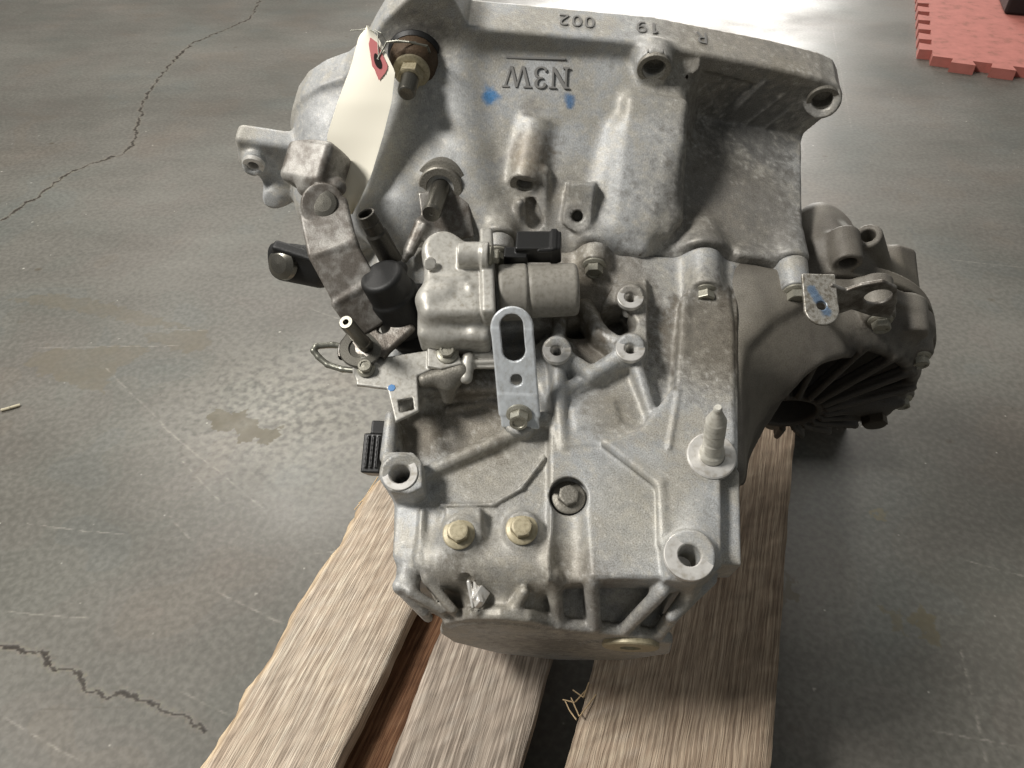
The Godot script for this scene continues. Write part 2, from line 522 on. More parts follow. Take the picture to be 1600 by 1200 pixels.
	# bosses for the case bolts along the joint
	for q in [[Vector3(27, -6, -84), 12.0], [Vector3(115, -10, -66), 14.0], [Vector3(187, -14, -72), 12.0], [Vector3(-50, 2, -86), 12.0]]:
		cyl(Vector3(q[0].x, q[0].y, -99), q[0], q[1], q[1] - 1.0, 1.5, 12)
	# ear bosses at the front
	cyl(Vector3(103.8, -60, 133.4), Vector3(92.7, -1, 149), 19, 17, 1, 4)
	cap(Vector3(97, -24, 142.9), Vector3(102.2, -26, 111.1), 17, 16, 6)
	sweep(1, [Vector2(-120.3, 86.3), Vector2(-98.8, 85.1), Vector2(-91.1, 92.4), Vector2(-88.4, 111.3), Vector2(-97.2, 116.4), Vector2(-110.8, 115.3), Vector2(-119.9, 105)], -42, -3, 1.5, 3)
	cyl(Vector3(-113.2, -40, 89), Vector3(-105.6, -3, 102.2), 14, 14, 1, 2)
	# pads and channel of the bolts on the cover
	sweep(1, [Vector2(-73.3, 120.1), Vector2(-47.8, 118.7), Vector2(-46.1, 139.2), Vector2(-71.2, 140.6)], -40, -16, 1.5, 4)
	cyl(Vector3(-63.2, -40, 131.4), Vector3(-60.4, -15, 138.3), 13, 12, 1.5, 5)
	cyl(Vector3(-19.1, -40, 126), Vector3(-18.3, -16, 132.9), 13, 12, 1.5, 5)
	cap(Vector3(-70, -38, 154.5), Vector3(-6.6, -38, 153.1), 18, 18, 14)
	cap(Vector3(13.2, -13, 115.6), Vector3(16.6, -17, 176), 12, 13, 4, true)
	cyl(Vector3(13.2, -34, 102), Vector3(11.9, 10, 116.8), 13.5, 13.5, 0.5, 2, true)
	# ribs between the body and the cover, and the cast pins
	for r in [
		[Vector3(-102.9, -36, 172.6), Vector3(-73.7, -70, 195.1), 4.0], [Vector3(-93.1, -34, 176.9), Vector3(-61, -48, 190.1), 3.4], [Vector3(-89.1, -27, 153.9), Vector3(-82, -30, 168.3), 3.0], [Vector3(-82, -30, 168.3), Vector3(-59.5, -40, 189.7), 3.4],
		[Vector3(-52.3, -27, 165), Vector3(-44.9, -34, 189.9), 4.5], [Vector3(-15.2, -27, 173.7), Vector3(-23.8, -40, 188), 3.8], [Vector3(4.7, -26, 161.9), Vector3(9.7, -60, 188.6), 5.0],
		[Vector3(30.9, -26, 164.7), Vector3(36.3, -66, 189.1), 5.0], [Vector3(78.6, -27, 166.8), Vector3(55.1, -72, 188.8), 4.8], [Vector3(101.6, -34, 160.9), Vector3(80.4, -84, 190.7), 5.0], [Vector3(88.3, -50, 179), Vector3(116.1, -46, 153), 4.5]]:
		var far_: Vector3 = r[1]
		if far_.z > 186.0: far_ = r[0].lerp(r[1], (186.0 - r[0].z) / (r[1].z - r[0].z))
		cap(r[0], far_, r[2], r[2] * 0.9, 4)
		for q in 4: cap(r[0] - Vector3(0, q * 6 + 4, 0), far_ - Vector3(0, q * 6 + 4, 0), r[2] * 0.95, r[2] * 0.9, 2)
	cyl(Vector3(-97.9, -40, 167.4) - Vector3(0, 0, 20), Vector3(-96.8, -40, 175.8), 9, 8.5, 1, 4)
	cyl(Vector3(-14.5, -34, 156.8) - Vector3(0, 0, 20), Vector3(-14, -34, 166.5), 11, 10, 2.5, 5)
	cyl(Vector3(79.9, -34, 153.4) - Vector3(0, 0, 20), Vector3(79.6, -34, 165.3), 9, 8, 0.7, 5)
	cap(Vector3(-54.1, -38, 153.6), Vector3(-45.7, -38, 162.1), 13, 11, 6)
	cap(Vector3(-55.1, -26, 167.6), Vector3(-47, -34, 180.6), 4.5, 6.5, 2, true)
	# casting seams and low webs
	for s in [[Vector3(-77.1, -25, 116.8), Vector3(-40.6, -25, 113.8), 1.6], [Vector3(-40.6, -25, 113.8), Vector3(-20.8, -24, 100.6), 1.6], [Vector3(-20.8, -24, 100.6), Vector3(-5.8, -23, 77), 1.6], [Vector3(8.7, -18, 69.1), Vector3(37.9, -18, 65.1), 1.8],
		[Vector3(18.3, -18, 23.3), Vector3(44.5, -17, 10.5), 2.2], [Vector3(82.7, -9, 70.3), Vector3(91.1, -10, 23.5), 1.8], [Vector3(116.7, -11, 89.4), Vector3(113.9, -12, 152.3), 2.0], [Vector3(-83.1, -44, 32.5), Vector3(-53.5, -44, 24.3), 3.0], [Vector3(-53.5, -44, 24.3), Vector3(-15.2, -40, 30.8), 4.0]]:
		cap(s[0], s[1], s[2], s[2], 2)
	box(Vector3(30.7, -20, 43), Vector3(16, 3, 9), 2, 6, turn(0, 12, 0))
	# bolt holes
	for b in [[Vector3(-0, 1, 0.6), 4.6], [Vector3(54.7, 1, -3.8), 4.6], [Vector3(54.9, 1, -49.3), 4.6], [Vector3(92.3, 1, 149.5), 7.6], [Vector3(-104.8, 1, 103.7), 7.6]]:
		cyl(b[0] + Vector3(0, 3, 0), b[0] - Vector3(0, 34, 0), b[1], b[1], 0.3, 0.5, true)
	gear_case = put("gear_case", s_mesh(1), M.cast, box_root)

func build_clutch_housing() -> void:
	stains_and_shade = [
		[Vector3(133.4, -8.7, -145.2), 95.0, Color(0.25, 0.23, 0.20), 0.8],
		[Vector3(-15.1, 3.9, -118.4), 60.0, Color(0.28, 0.25, 0.205), 0.6],
		[Vector3(-29.8, 42, -154), 28.0, Color(0.30, 0.235, 0.155), 0.6],
		[Vector3(-63.1, 56.8, -199.9), 10.0, Color(0.10, 0.30, 0.62), 1.0],
		[Vector3(0.6, 56.3, -199.2), 6.5, Color(0.12, 0.23, 0.42), 1.0], [Vector3(1.8, 53.9, -195.4), 5.0, Color(0.12, 0.23, 0.42), 1.0],
		[Vector3(-118.8, 80.3, -236.2), 38.0, Color(0.16, 0.14, 0.125), 0.7],
		[Vector3(-117.8, 38.7, -181.3), 60.0, Color(0.50, 0.51, 0.51), 0.7],
		[Vector3(-200.6, 16.9, -200.1), 70.0, Color(0.47, 0.48, 0.49), 0.8],
		[Vector3(-29.3, 51.8, -192.3), 12.0, Color(0.27, 0.24, 0.20), 0.5],
		[Vector3(146.6, 72.2, -240), 110.0, Color(0.33, 0.30, 0.25), 0.8],
		[Vector3(161.3, 10.4, -228), 60.0, Color(0.22, 0.22, 0.215), 0.8],  # camera-facing ear face darkened, its shade put into the colour
	]
	s_new(Vector3(-300, -250, -266), Vector3(232, 134, -94), 2.15)
	# flange
	sweep(2, [Vector2(-250, -150), Vector2(-254, -40), Vector2(-251, -12), Vector2(-244, 8), Vector2(-231, 24), Vector2(-212, 37), Vector2(-190, 46), Vector2(-174, 60), Vector2(-160, 82), Vector2(-146, 102), Vector2(-118, 128), Vector2(-92, 127), Vector2(-80, 98), Vector2(64, 86), Vector2(160, 67), Vector2(203, 56), Vector2(217, 50), Vector2(224, 40), Vector2(222, 24), Vector2(207, -2), Vector2(198, -30), Vector2(198, -200), Vector2(0, -320), Vector2(-150, -280)], -262, -228, 2.5, 2)
	# tunnel from the flange down to the joint
	sweep(2, [Vector2(-170, -150), Vector2(-158, 10), Vector2(-130, 68), Vector2(-96, 80), Vector2(-60, 81), Vector2(98, 76), Vector2(108, 60), Vector2(112, 16), Vector2(206, -4), Vector2(204, -200), Vector2(0, -300)], -236, -99, 12, 5, false,
		[Vector2(-156, -180), Vector2(-154, -40), Vector2(-128, -10), Vector2(-90, -7), Vector2(60, -7), Vector2(118, -8), Vector2(150, -9), Vector2(196, -14), Vector2(192, -200), Vector2(0, -230)])
	# rounded shoulder on the left
	cap(Vector3(-196, -20, -222), Vector3(-196, -46, -178), 50, 50, 10)
	cap(Vector3(-200, -60, -222), Vector3(-200, -110, -178), 50, 50, 10)
	cap(Vector3(-206, -20, -240), Vector3(-176, 2, -240), 42, 42, 10)
	sweep(2, [Vector2(-190, -170), Vector2(-186, -90), Vector2(-165, -60), Vector2(-100, -50), Vector2(-100, -170)], -240, -99, 12, 10)
	# swelling on the left of the tunnel
	cap(Vector3(-122.8, 36, -220.3), Vector3(-131.4, -13.2, -144.4), 34, 40, 16)
	cap(Vector3(-135.6, 11.9, -207.7), Vector3(-142.3, -26.8, -148.2), 34, 38, 16)
	# lugs on the far left
	cyl(Vector3(-288.9, -33, -215), Vector3(-274.7, -9.8, -180), 10, 10, 1, 3)
	box(Vector3(-268.1, -16.6, -204), Vector3(26, 20, 10), 5, 8, turn(0, 0, -10))
	cyl(Vector3(-271.5, -56.4, -190), Vector3(-265.2, -41.1, -168), 9, 8, 1, 6)
	cap(Vector3(-269.6, -27.4, -195), Vector3(-259.7, -44.3, -180), 10, 12, 10)
	# raised ridge with its screw boss under the flange
	var slope := turn(33.0, 0, 0)
	box(Vector3(67.3, 27.7, -156.6), Vector3(25, 10, 54), 6, 12, turn(33, -4, 0))
	box(Vector3(53.8, 15.1, -141.8), Vector3(28, 10, 48), 7, 14, turn(33, -16, 0))
	cyl(Vector3(65.5, 77.2, -212) - Vector3(0, 2, 20), Vector3(65.5, 77.2, -212), 14.5, 14.2, 1.5, 8)
	cap(Vector3(87.2, 56.2, -226), Vector3(88.9, 7.3, -123.5), 6, 8, 6)
	# screw boss in the middle with two webs below it
	cyl(Vector3(-24.9, 38.8, -187.6), Vector3(-31.7, 23.7, -140), 15, 13, 0.8, 8)
	cap(Vector3(-35.1, 16.3, -125.1), Vector3(-35, 2.3, -118.9), 4, 3, 5)
	cap(Vector3(-16.7, 28.5, -147), Vector3(-14.1, 2.6, -119.5), 5, 3, 5)
	# small lug
	box(Vector3(12.7, 16.5, -127), Vector3(12, 6, 17), 2, 4, turn(48, -4, 0))
	cyl(Vector3(12.2, 7.7, -121.1), Vector3(11.5, 14.9, -115.3), 12, 11.6, 1, 3)
	# seat of the release lever
	cyl(Vector3(-100.2, 13, -163.2), Vector3(-97.6, 12.4, -137.7), 24, 20, 6, 16)
	cap(Vector3(-62.9, 3.3, -126.7), Vector3(-72.3, 25.6, -161), 14, 8, 14)
	# seat of the mount stud, rib beside it
	cap(Vector3(-123.6, 72.5, -245.7), Vector3(-117.8, 54.9, -221.7), 26, 22, 14)
	cap(Vector3(-88.4, 64.2, -226.8), Vector3(-77.2, 7.7, -142.7), 14, 16, 16)
	# lumps along the joint
	for q in [[Vector3(27, -8, -101), 17.0], [Vector3(115, -12, -101), 21.0], [Vector3(-50, 0, -101), 15.0], [Vector3(187, -16, -101), 14.0]]:
		cyl(q[0], q[0] - Vector3(0, 0, 30), q[1], q[1] * 0.5, 4, 12)
	box(Vector3(158, -14, -103), Vector3(18, 7, 5), 3, 4, turn(0, 0, -8))
	# ear on the right: ribbed face
	for q in [[Vector3(134.3, 9.4, -228), Vector3(158.2, 52.8, -228)], [Vector3(147.7, -1.2, -228), Vector3(175.9, 38.9, -228)], [Vector3(159, -13.7, -228), Vector3(185.4, 24.1, -228)]]:
		cap(q[0], q[1], 1.7, 1.7, 2)
	cap(Vector3(170.1, -22.5, -234), Vector3(194.3, -14.7, -238), 7, 6, 4)
	sweep(2, [Vector2(105.3, 61.4), Vector2(150.2, 50), Vector2(130.6, 16.5)], -230.5, -220, 1, 1.5, true)
	cyl(Vector3(213.5, 27.5, -238), Vector3(208.1, 39.4, -225), 15, 15, 1, 2)
	cyl(Vector3(97, 61.4, -238), Vector3(94.7, 71.5, -226), 9, 9, 0.5, 1)
	# holes
	cyl(Vector3(224.6, 2.9, -265), Vector3(203.9, 48.5, -215), 8, 8, 0.3, 0.5, true)
	cyl(Vector3(65.5, 77.2, -212) - Vector3(0, 0, 12), Vector3(64.6, 83.2, -205), 9, 9, 0.3, 0.5, true)
	cyl(Vector3(-33.8, -10.3, -170), Vector3(-31.6, 25.9, -138), 6.6, 6.6, 0.3, 0.5, true)
	cyl(Vector3(-292.4, -43, -210), Vector3(-271.8, -4.3, -175), 4.6, 4.6, 0.3, 0.5, true)
	cyl(Vector3(12.4, 1.2, -126.5), Vector3(11.4, 18.2, -112.6), 4.6, 4.6, 0.3, 0.5, true)
	cap(Vector3(-22.4, 2.5, -119.3), Vector3(-26.2, 8.7, -131.9), 7, 5, 3, true)
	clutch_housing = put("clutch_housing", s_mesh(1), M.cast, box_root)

func oily_tint(p: Vector3) -> Color:
	var a := n_big.get_noise_3dv(p * 2.0)
	var b := n_mid.get_noise_3dv(p * 1.6)
	return Color(0.42, 0.405, 0.38).lerp(Color(0.17, 0.15, 0.13), clampf(0.42 + a * 1.2 + b * 0.7 + smoothstep(-60.0, -5.0, p.z) * 0.4, 0.0, 1.0))

func zinc_tint(p: Vector3) -> Color:
	var b := n_mid.get_noise_3dv(p * 3.0)
	var c := Color(0.60, 0.58, 0.53).lerp(Color(0.30, 0.27, 0.22), clampf(b * 1.6 + 0.25, 0.0, 1.0))
	var s0 := Vector3(188.8, 14, -54.6)
	var s1 := Vector3(198.6, 12, -35.9)
	var d := (p - Geometry3D.get_closest_point_to_segment(p, s0, s1)).length()
	return c.lerp(Color(0.16, 0.30, 0.52), smoothstep(4.5, 2.0, d + b * 1.5) * 0.75)

func dark_tint(p: Vector3, n: Vector3) -> Color:
	var a := n_big.get_noise_3dv(p)
	var b := n_mid.get_noise_3dv(p)
	var c := Color(0.29, 0.27, 0.235).lerp(Color(0.16, 0.145, 0.125), clampf(0.5 + a * 1.3 + b * 0.5, 0.0, 1.0))
	for s in stains_and_shade:
		var d: float = (p - s[0]).length() / s[1] + b * 0.25 + a * 0.3
		if d < 1.0: c = c.lerp(s[2], smoothstep(1.0, 0.35, d) * s[3])
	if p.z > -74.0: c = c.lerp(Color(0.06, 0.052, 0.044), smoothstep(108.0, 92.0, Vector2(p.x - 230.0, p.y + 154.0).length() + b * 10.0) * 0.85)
	return c * (1.0 + b * 0.2)

func build_differential() -> void:
	stains_and_shade = [[Vector3(221.5, -151.3, -48), 7.0, Color(0.04, 0.09, 0.25), 0.9], [Vector3(155.4, -30, -17.8), 62.0, Color(0.235, 0.215, 0.18), 0.95], [Vector3(188.8, -40, -79.4), 50.0, Color(0.25, 0.23, 0.195), 0.8], [Vector3(286.1, -245.2, -62), 12.0, Color(0.45, 0.45, 0.45), 0.9]]
	s_new(Vector3(100, -280, -102), Vector3(366, 20, 112), 2.2)
	var hub := Vector3(222, -170, -46)
	# curved wall that leads from the right side of the gear case over to the bowl
	var wt := [Vector3(130.4, -30, 81.7), Vector3(131.1, -27, 66.4), Vector3(132.8, -24, 35.8), Vector3(134.6, -23, 3.9), Vector3(139.8, -23, -30.3), Vector3(161.9, -24, -56.8), Vector3(192.3, -28, -71.8), Vector3(231.7, -56, -88)]
	var wr := [Vector3(175, -177.6, 30), Vector3(171.6, -149.2, 16), Vector3(176.9, -99.6, 2), Vector3(182.7, -71.1, -8), Vector3(195.4, -54.1, -20), Vector3(212.6, -46.4, -32), Vector3(231.6, -51.6, -40), Vector3(257.5, -79.3, -50)]
	for i in wt.size() - 1:
		if i > 0 and i < 4:
			for s in 6: cap(wt[i].lerp(wt[i + 1], s / 6.0) - Vector3(4, 22, 0), wr[i].lerp(wr[i + 1], s / 6.0), 8, 4, 6)
		for s in 6: cap(wt[i].lerp(wt[i + 1], s / 6.0), wr[i].lerp(wr[i + 1], s / 6.0), 7, 4, 6)
	# bowl round the differential, its joint flange, the flare that leads over from the gear case
	cyl(Vector3(232, -150, -99), Vector3(232, -150, -84), 118, 117, 2, 2)
	cyl(Vector3(232, -150, -99), Vector3(230, -154, -60), 112, 100, 4, 6)
	cyl(Vector3(230, -154, -70), Vector3(230, -154, -40), 88, 92, 2, 3, true)
	cyl(Vector3(230, -154, -80), Vector3(230, -154, -62), 95, 92, 4, 3)
	sweep(1, [Vector2(127.6, -99.5), Vector2(181.1, -92.5), Vector2(197.1, -65.5), Vector2(166.9, -46.2), Vector2(143.7, -19), Vector2(134.2, 22.7), Vector2(120.9, 23.3)], -40, -17, 4, 8)
	cap(Vector3(150, -44, -74), Vector3(196, -52, -84), 30, 20, 20)
	cap(Vector3(128, -70, -60), Vector3(140, -200, -60), 30, 40, 16)
	cyl(hub - Vector3(0, 0, 40), hub + Vector3(0, 0, 8), 38, 33, 3, 10)
	cyl(hub - Vector3(0, 0, 30), hub + Vector3(0, 0, 20), 25, 27, 2, 3, true)
	for k in 12:
		var an := deg_to_rad(-80.0 + k * 17.0)
		var d := Vector3(cos(an), sin(an), 0)
		var far := 60.0
		while (hub + d * far - Vector3(230, -154, hub.z)).length() < 97.0: far += 1.0
		cap(hub + d * 36.0 + Vector3(0, 0, 8), hub + d * far + Vector3(0, 0, -4), 3.4, 3.2, 3)
		cap(hub + d * 36.0 + Vector3(0, 0, 2), hub + d * far + Vector3(0, 0, -10), 3.6, 3.4, 3)
	for q in [Vector3(260, -36, -62), Vector3(315, -92, -62), Vector3(332, -170, -60), Vector3(304, -172, -48), Vector3(318, -130, -62), Vector3(300, -66, -66), Vector3(300, -240, -66), Vector3(240, -262, -66), Vector3(186, -252, -62)]:
		cyl(Vector3(q.x, q.y, -99), q, 15, 12, 2, 8)
	cap(Vector3(250, -140, -60), Vector3(304, -172, -58), 10, 20, 10)
	put("differential_housing", s_mesh(2), M.dark_cast, box_root)
	# the half on the clutch side
	stains_and_shade = [[Vector3(239.5, -25.7, -150), 9.0, Color(0.50, 0.49, 0.46), 1.0], [Vector3(290.4, -64.3, -120), 60.0, Color(0.25, 0.225, 0.18), 0.7]]
	s_new(Vector3(150, -280, -206), Vector3(366, 40, -101), 2.2)
	cyl(Vector3(232, -150, -101.5), Vector3(232, -150, -116), 119, 118, 2, 2)
	cyl(Vector3(232, -150, -104), Vector3(240, -140, -196), 112, 84, 22, 8)
	cap(Vector3(225.6, -47, -165), Vector3(227, -42.7, -132), 20, 24, 14)
	cap(Vector3(240.6, -48.8, -160), Vector3(243.4, -46.3, -132), 14, 18, 12)
	cyl(Vector3(289, -84.8, -134), Vector3(253.9, -19.1, -134), 14, 11.5, 1.5, 6)
	cap(Vector3(281.2, -74, -140), Vector3(289.7, -82.4, -122), 14, 18, 10)
	box(Vector3(305, -88.9, -146), Vector3(13, 18, 22), 6, 12, turn(10, 0, -24))
	cap(Vector3(310.5, -92.1, -140), Vector3(324.4, -109.2, -110), 9, 8, 10)
	cyl(Vector3(233.9, -19.2, -104) - Vector3(0, 0, 30), Vector3(233.9, -19.2, -104), 13, 12, 1.5, 6)
	cap(Vector3(245, -29.9, -120), Vector3(294.6, -80.2, -116), 5, 6, 6)
	cyl(Vector3(268.5, -47.4, -134), Vector3(250.7, -13.3, -134), 6, 6, 0.3, 0.5, true)
	cyl(Vector3(233.9, -19.2, -104) - Vector3(0, 0, 25), Vector3(233.9, -19.2, -104) + Vector3(0, 0, 4), 7, 7, 0.3, 0.5, true)
	put("differential_cover", s_mesh(2), M.dark_cast, box_root)


# ------------------------------------------------------------------ turned and plate parts
# a frame at p (millimetres in the gearbox axes) whose y axis runs along axis
func along(p: Vector3, axis: Vector3, spin := 0.0) -> Transform3D:
	var y := axis.normalized()
	var x := (Vector3.RIGHT if absf(y.x) < 0.9 else Vector3.FORWARD)
	var z := x.cross(y).normalized()
	x = y.cross(z)
	return Transform3D(Basis(x, y, z) * Basis(Vector3.UP, spin), p * 0.001)

# a turned body: profile points are (radius, height) in millimetres
func lathe(profile: Array, seg := 32, flat := false) -> ArrayMesh:
	var st := SurfaceTool.new()
	st.begin(Mesh.PRIMITIVE_TRIANGLES)
	for i in profile.size() - 1:
		var a: Vector2 = profile[i]
		var b: Vector2 = profile[i + 1]
		var nr := Vector2(b.y - a.y, a.x - b.x).normalized()
		for s in seg:
			var t0 := TAU * s / seg
			var t1 := TAU * (s + 1) / seg
			var tm := (t0 + t1) * 0.5
			var q := [ring(a, t0), ring(a, t1), ring(b, t1), ring(b, t0)]
			for k in [0, 1, 2, 0, 2, 3]:
				var t: float = tm if flat else (t0 if k == 0 or k == 3 else t1)
				st.set_normal(Vector3(nr.x * cos(t), nr.y, nr.x * sin(t)))
				st.add_vertex(q[k])
	return st.commit()

func ring(p: Vector2, t: float) -> Vector3:
	return Vector3(p.x * cos(t), p.y, p.x * sin(t)) * 0.001

func join(list: Array) -> ArrayMesh:
	var st := SurfaceTool.new()
	st.begin(Mesh.PRIMITIVE_TRIANGLES)
	for q in list: st.append_from(q[0], 0, q[1])
	return st.commit()

# hexagon flange bolt head, af across the flats; the underside of its flange is at height 0
func bolt_mesh(af: float, flange: float, h: float, dish := true) -> ArrayMesh:
	var R := af / sqrt(3.0)
	var fl := lathe([Vector2(flange, 0), Vector2(flange, 1.4), Vector2(flange - 0.7, 1.9), Vector2(R * 1.02, 2.8), Vector2(0, 2.8)])
	var hx := lathe([Vector2(R, 2.4), Vector2(R, h - 1.1), Vector2(R * 0.985, h - 0.7), Vector2(R * 0.86, h), Vector2(R * 0.7, h)], 6, true)
	var tp := lathe([Vector2(R * 0.9, h - 0.02), Vector2(R * 0.66, h + 0.02), Vector2(R * 0.6, h - 0.9), Vector2(0, h - 0.7)] if dish else [Vector2(R * 0.86, h - 0.02), Vector2(R * 0.7, h + 0.25), Vector2(0, h + 0.3)], 24)
	return join([[fl, Transform3D.IDENTITY], [hx, Transform3D.IDENTITY], [tp, Transform3D.IDENTITY]])

func bolt(p: Vector3, axis: Vector3, af: float, flange: float, h: float, mat: Material, spin := 0.3, dish := true) -> void:
	put("flange_bolt", bolt_mesh(af, flange, h, dish), mat, box_root, along(p, axis, spin))

# machined face with a threaded hole
func bore(p: Vector3, axis: Vector3, r_out: float, r_in: float, depth: float, mat: Material, threads := true, owner_: Node3D = null) -> void:
	var pr := [Vector2(r_out, -3.0), Vector2(r_out, 0.9), Vector2(r_out - 0.4, 1.2), Vector2(r_in + 0.9, 1.2), Vector2(r_in, 0.2)]
	var n := int(depth / 1.25)
	if threads:
		for i in n:
			pr.append(Vector2(r_in - 0.55, -0.8 - (i + 0.5) * 1.25))
			pr.append(Vector2(r_in, -0.8 - (i + 1.0) * 1.25))
	else:
		pr.append(Vector2(r_in, -depth))
	pr.append(Vector2(0, -depth - 1.0))
	put("machined_boss", lathe(pr, 40), mat, owner_ if owner_ else gear_case, along(p, axis))

const UPW := Vector3(0, 1, 0)
const OUT := Vector3(0, 0, 1)

func build_fittings() -> void:
	# machined faces with screw holes
	bore(Vector3(0, 0, -0), UPW, 10.6, 4.4, 22, M.machined)
	bore(Vector3(54.8, -0, -4.4), UPW, 10.9, 4.4, 22, M.machined)
	bore(Vector3(55, -0, -49.9), UPW, 10.1, 4.4, 22, M.machined)
	bore(Vector3(92.7, -1, 149), UPW, 16.6, 7.4, 30, M.machined, false)
	bore(Vector3(-105.6, -3, 102.2), UPW, 12.6, 7.4, 30, M.machined)
	bore(Vector3(208.5, 38.5, -226), OUT, 12.5, 8.2, 7, M.dull, false, clutch_housing)
	bore(Vector3(65.5, 77.2, -212), OUT, 13.2, 8.8, 9, M.dull, false, clutch_housing)
	bore(Vector3(-31.7, 23.7, -140), OUT, 12.2, 6.4, 26, M.dull, true, clutch_housing)
	bore(Vector3(-274.7, -9.8, -180), OUT, 9.4, 4.4, 26, M.machined, false, clutch_housing)
	# bolts of the case joint, parallel to the shaft
	for q in [[Vector3(27, -6, -84), 0.2], [Vector3(115, -10, -66), 0.5], [Vector3(187, -14, -72), 0.1], [Vector3(-50, 2, -86), 0.3], [Vector3(260, -36, -62), 0.2], [Vector3(315, -92, -62), 0.4], [Vector3(332, -170, -60), 0.0]]:
		bolt(q[0], OUT, 12.5, 9.6, 9.5, M.bolt, q[1])
	put("drain_washer", lathe([Vector2(18.5, -4), Vector2(18.5, -1), Vector2(17, -0.4), Vector2(17, 0.6)]), M.dark_steel, box_root, along(Vector3(304, -172, -46), OUT))
	put("drain_plug", bolt_mesh(20, 17, 15, false), M.dark_steel, box_root, along(Vector3(304, -172, -46), OUT, 0.2))
	# bolts on the upper side
	bolt(Vector3(-61.7, -15, 139.3), UPW, 13.5, 11.2, 8.5, M.gold, 0.5, false)
	bolt(Vector3(-18.7, -16, 133.4), UPW, 13.5, 11.2, 8.5, M.gold, 0.25, false)
	bolt(Vector3(13.1, -31, 104), UPW, 13.5, 12.2, 8, M.dull, 0.4, false)
	put("cover_plug", lathe([Vector2(21, -3), Vector2(21, 2), Vector2(20, 3), Vector2(8, 3.2), Vector2(7, -2), Vector2(0, -2)]), M.gold, box_root, along(Vector3(64.3, -93.8, 193), OUT))
	build_lift_bracket()
	build_valve_body()
	build_shift_lever()
	build_harness_bracket()
	build_release_lever()
	build_studs()
	build_right_brackets()
	build_left_pieces()
	build_lettering()

func build_lift_bracket() -> void:
	# zinc plated eye: foot on the case, eye plate leaning up and away
	var a := Vector3(-24.9, -8, 51.4)
	var e := Vector3(-32.6, 34, 2)
	var d := (e - a).normalized()
	var n := Vector3.RIGHT.cross(d) * -1.0
	if n.y < 0: n = -n
	var b := Basis(Vector3.RIGHT, n, n.cross(Vector3.RIGHT) * -1.0)
	s_new((a.min(e)) - Vector3(26, 22, 22), (a.max(e)) + Vector3(26, 22, 22), 1.0)
	var L := a.distance_to(e)
	var bz := Basis(Vector3.RIGHT, n, -d)
	box(a.lerp(e, 0.5), Vector3(15.2, 2.2, L * 0.5), 1.2, 1, bz)
	cyl(e - n * 2.2, e + n * 2.2, 15.4, 15.4, 1.2, 1)
	box(a.lerp(e, 0.06), Vector3(14, 2.2, 13), 1.2, 2, bz)
	# slot and small hole
	for q in [[e + d * 2.0, 8.2], [e - d * 16.0, 8.2]]:
		cyl(q[0] - n * 8.0, q[0] + n * 8.0, q[1], q[1], 0.3, 0.4, true)
	box(e - d * 7.0, Vector3(8.2, 8, 9), 0.3, 0.4, bz, true)
	cyl(a.lerp(e, 0.42) - n * 8.0, a.lerp(e, 0.42) + n * 8.0, 4.3, 4.3, 0.3, 0.4, true)
	put("lift_bracket", s_mesh(), M.zinc, box_root)
	bolt(a + d * 2.0 + n * 2.2, (n * 0.6 + OUT * 0.6), 12.5, 9.5, 10, M.bolt, 0.5)
	cap_pad(a)
	# torn bright metal at the broken rib
	var t := Vector3(-48.3, -26, 174.6)
	s_new(t - Vector3(12, 14, 16), t + Vector3(14, 10, 18), 0.8)
	box(t + Vector3(1, -4, 2), Vector3(3.5, 2.0, 9), 0.5, 1, turn(-25, 20, 50))
	box(t + Vector3(4, -3, 3), Vector3(4.5, 2.0, 6), 0.5, 1, turn(-20, -25, -30))
	cap(t + Vector3(-5, -3, -6), t + Vector3(-1, -7, 10), 1.6, 1.2, 1)
	put("torn_rib", s_mesh(), M.machined, box_root)

func cap_pad(a: Vector3) -> void:
	s_new(a - Vector3(24, 30, 20), a + Vector3(24, 12, 20), 1.5)
	cyl(a - Vector3(0, 24, 0), a - Vector3(0, 3, 0), 15, 12.5, 2, 3)
	put("bracket_pad", s_mesh(1), M.cast, box_root)

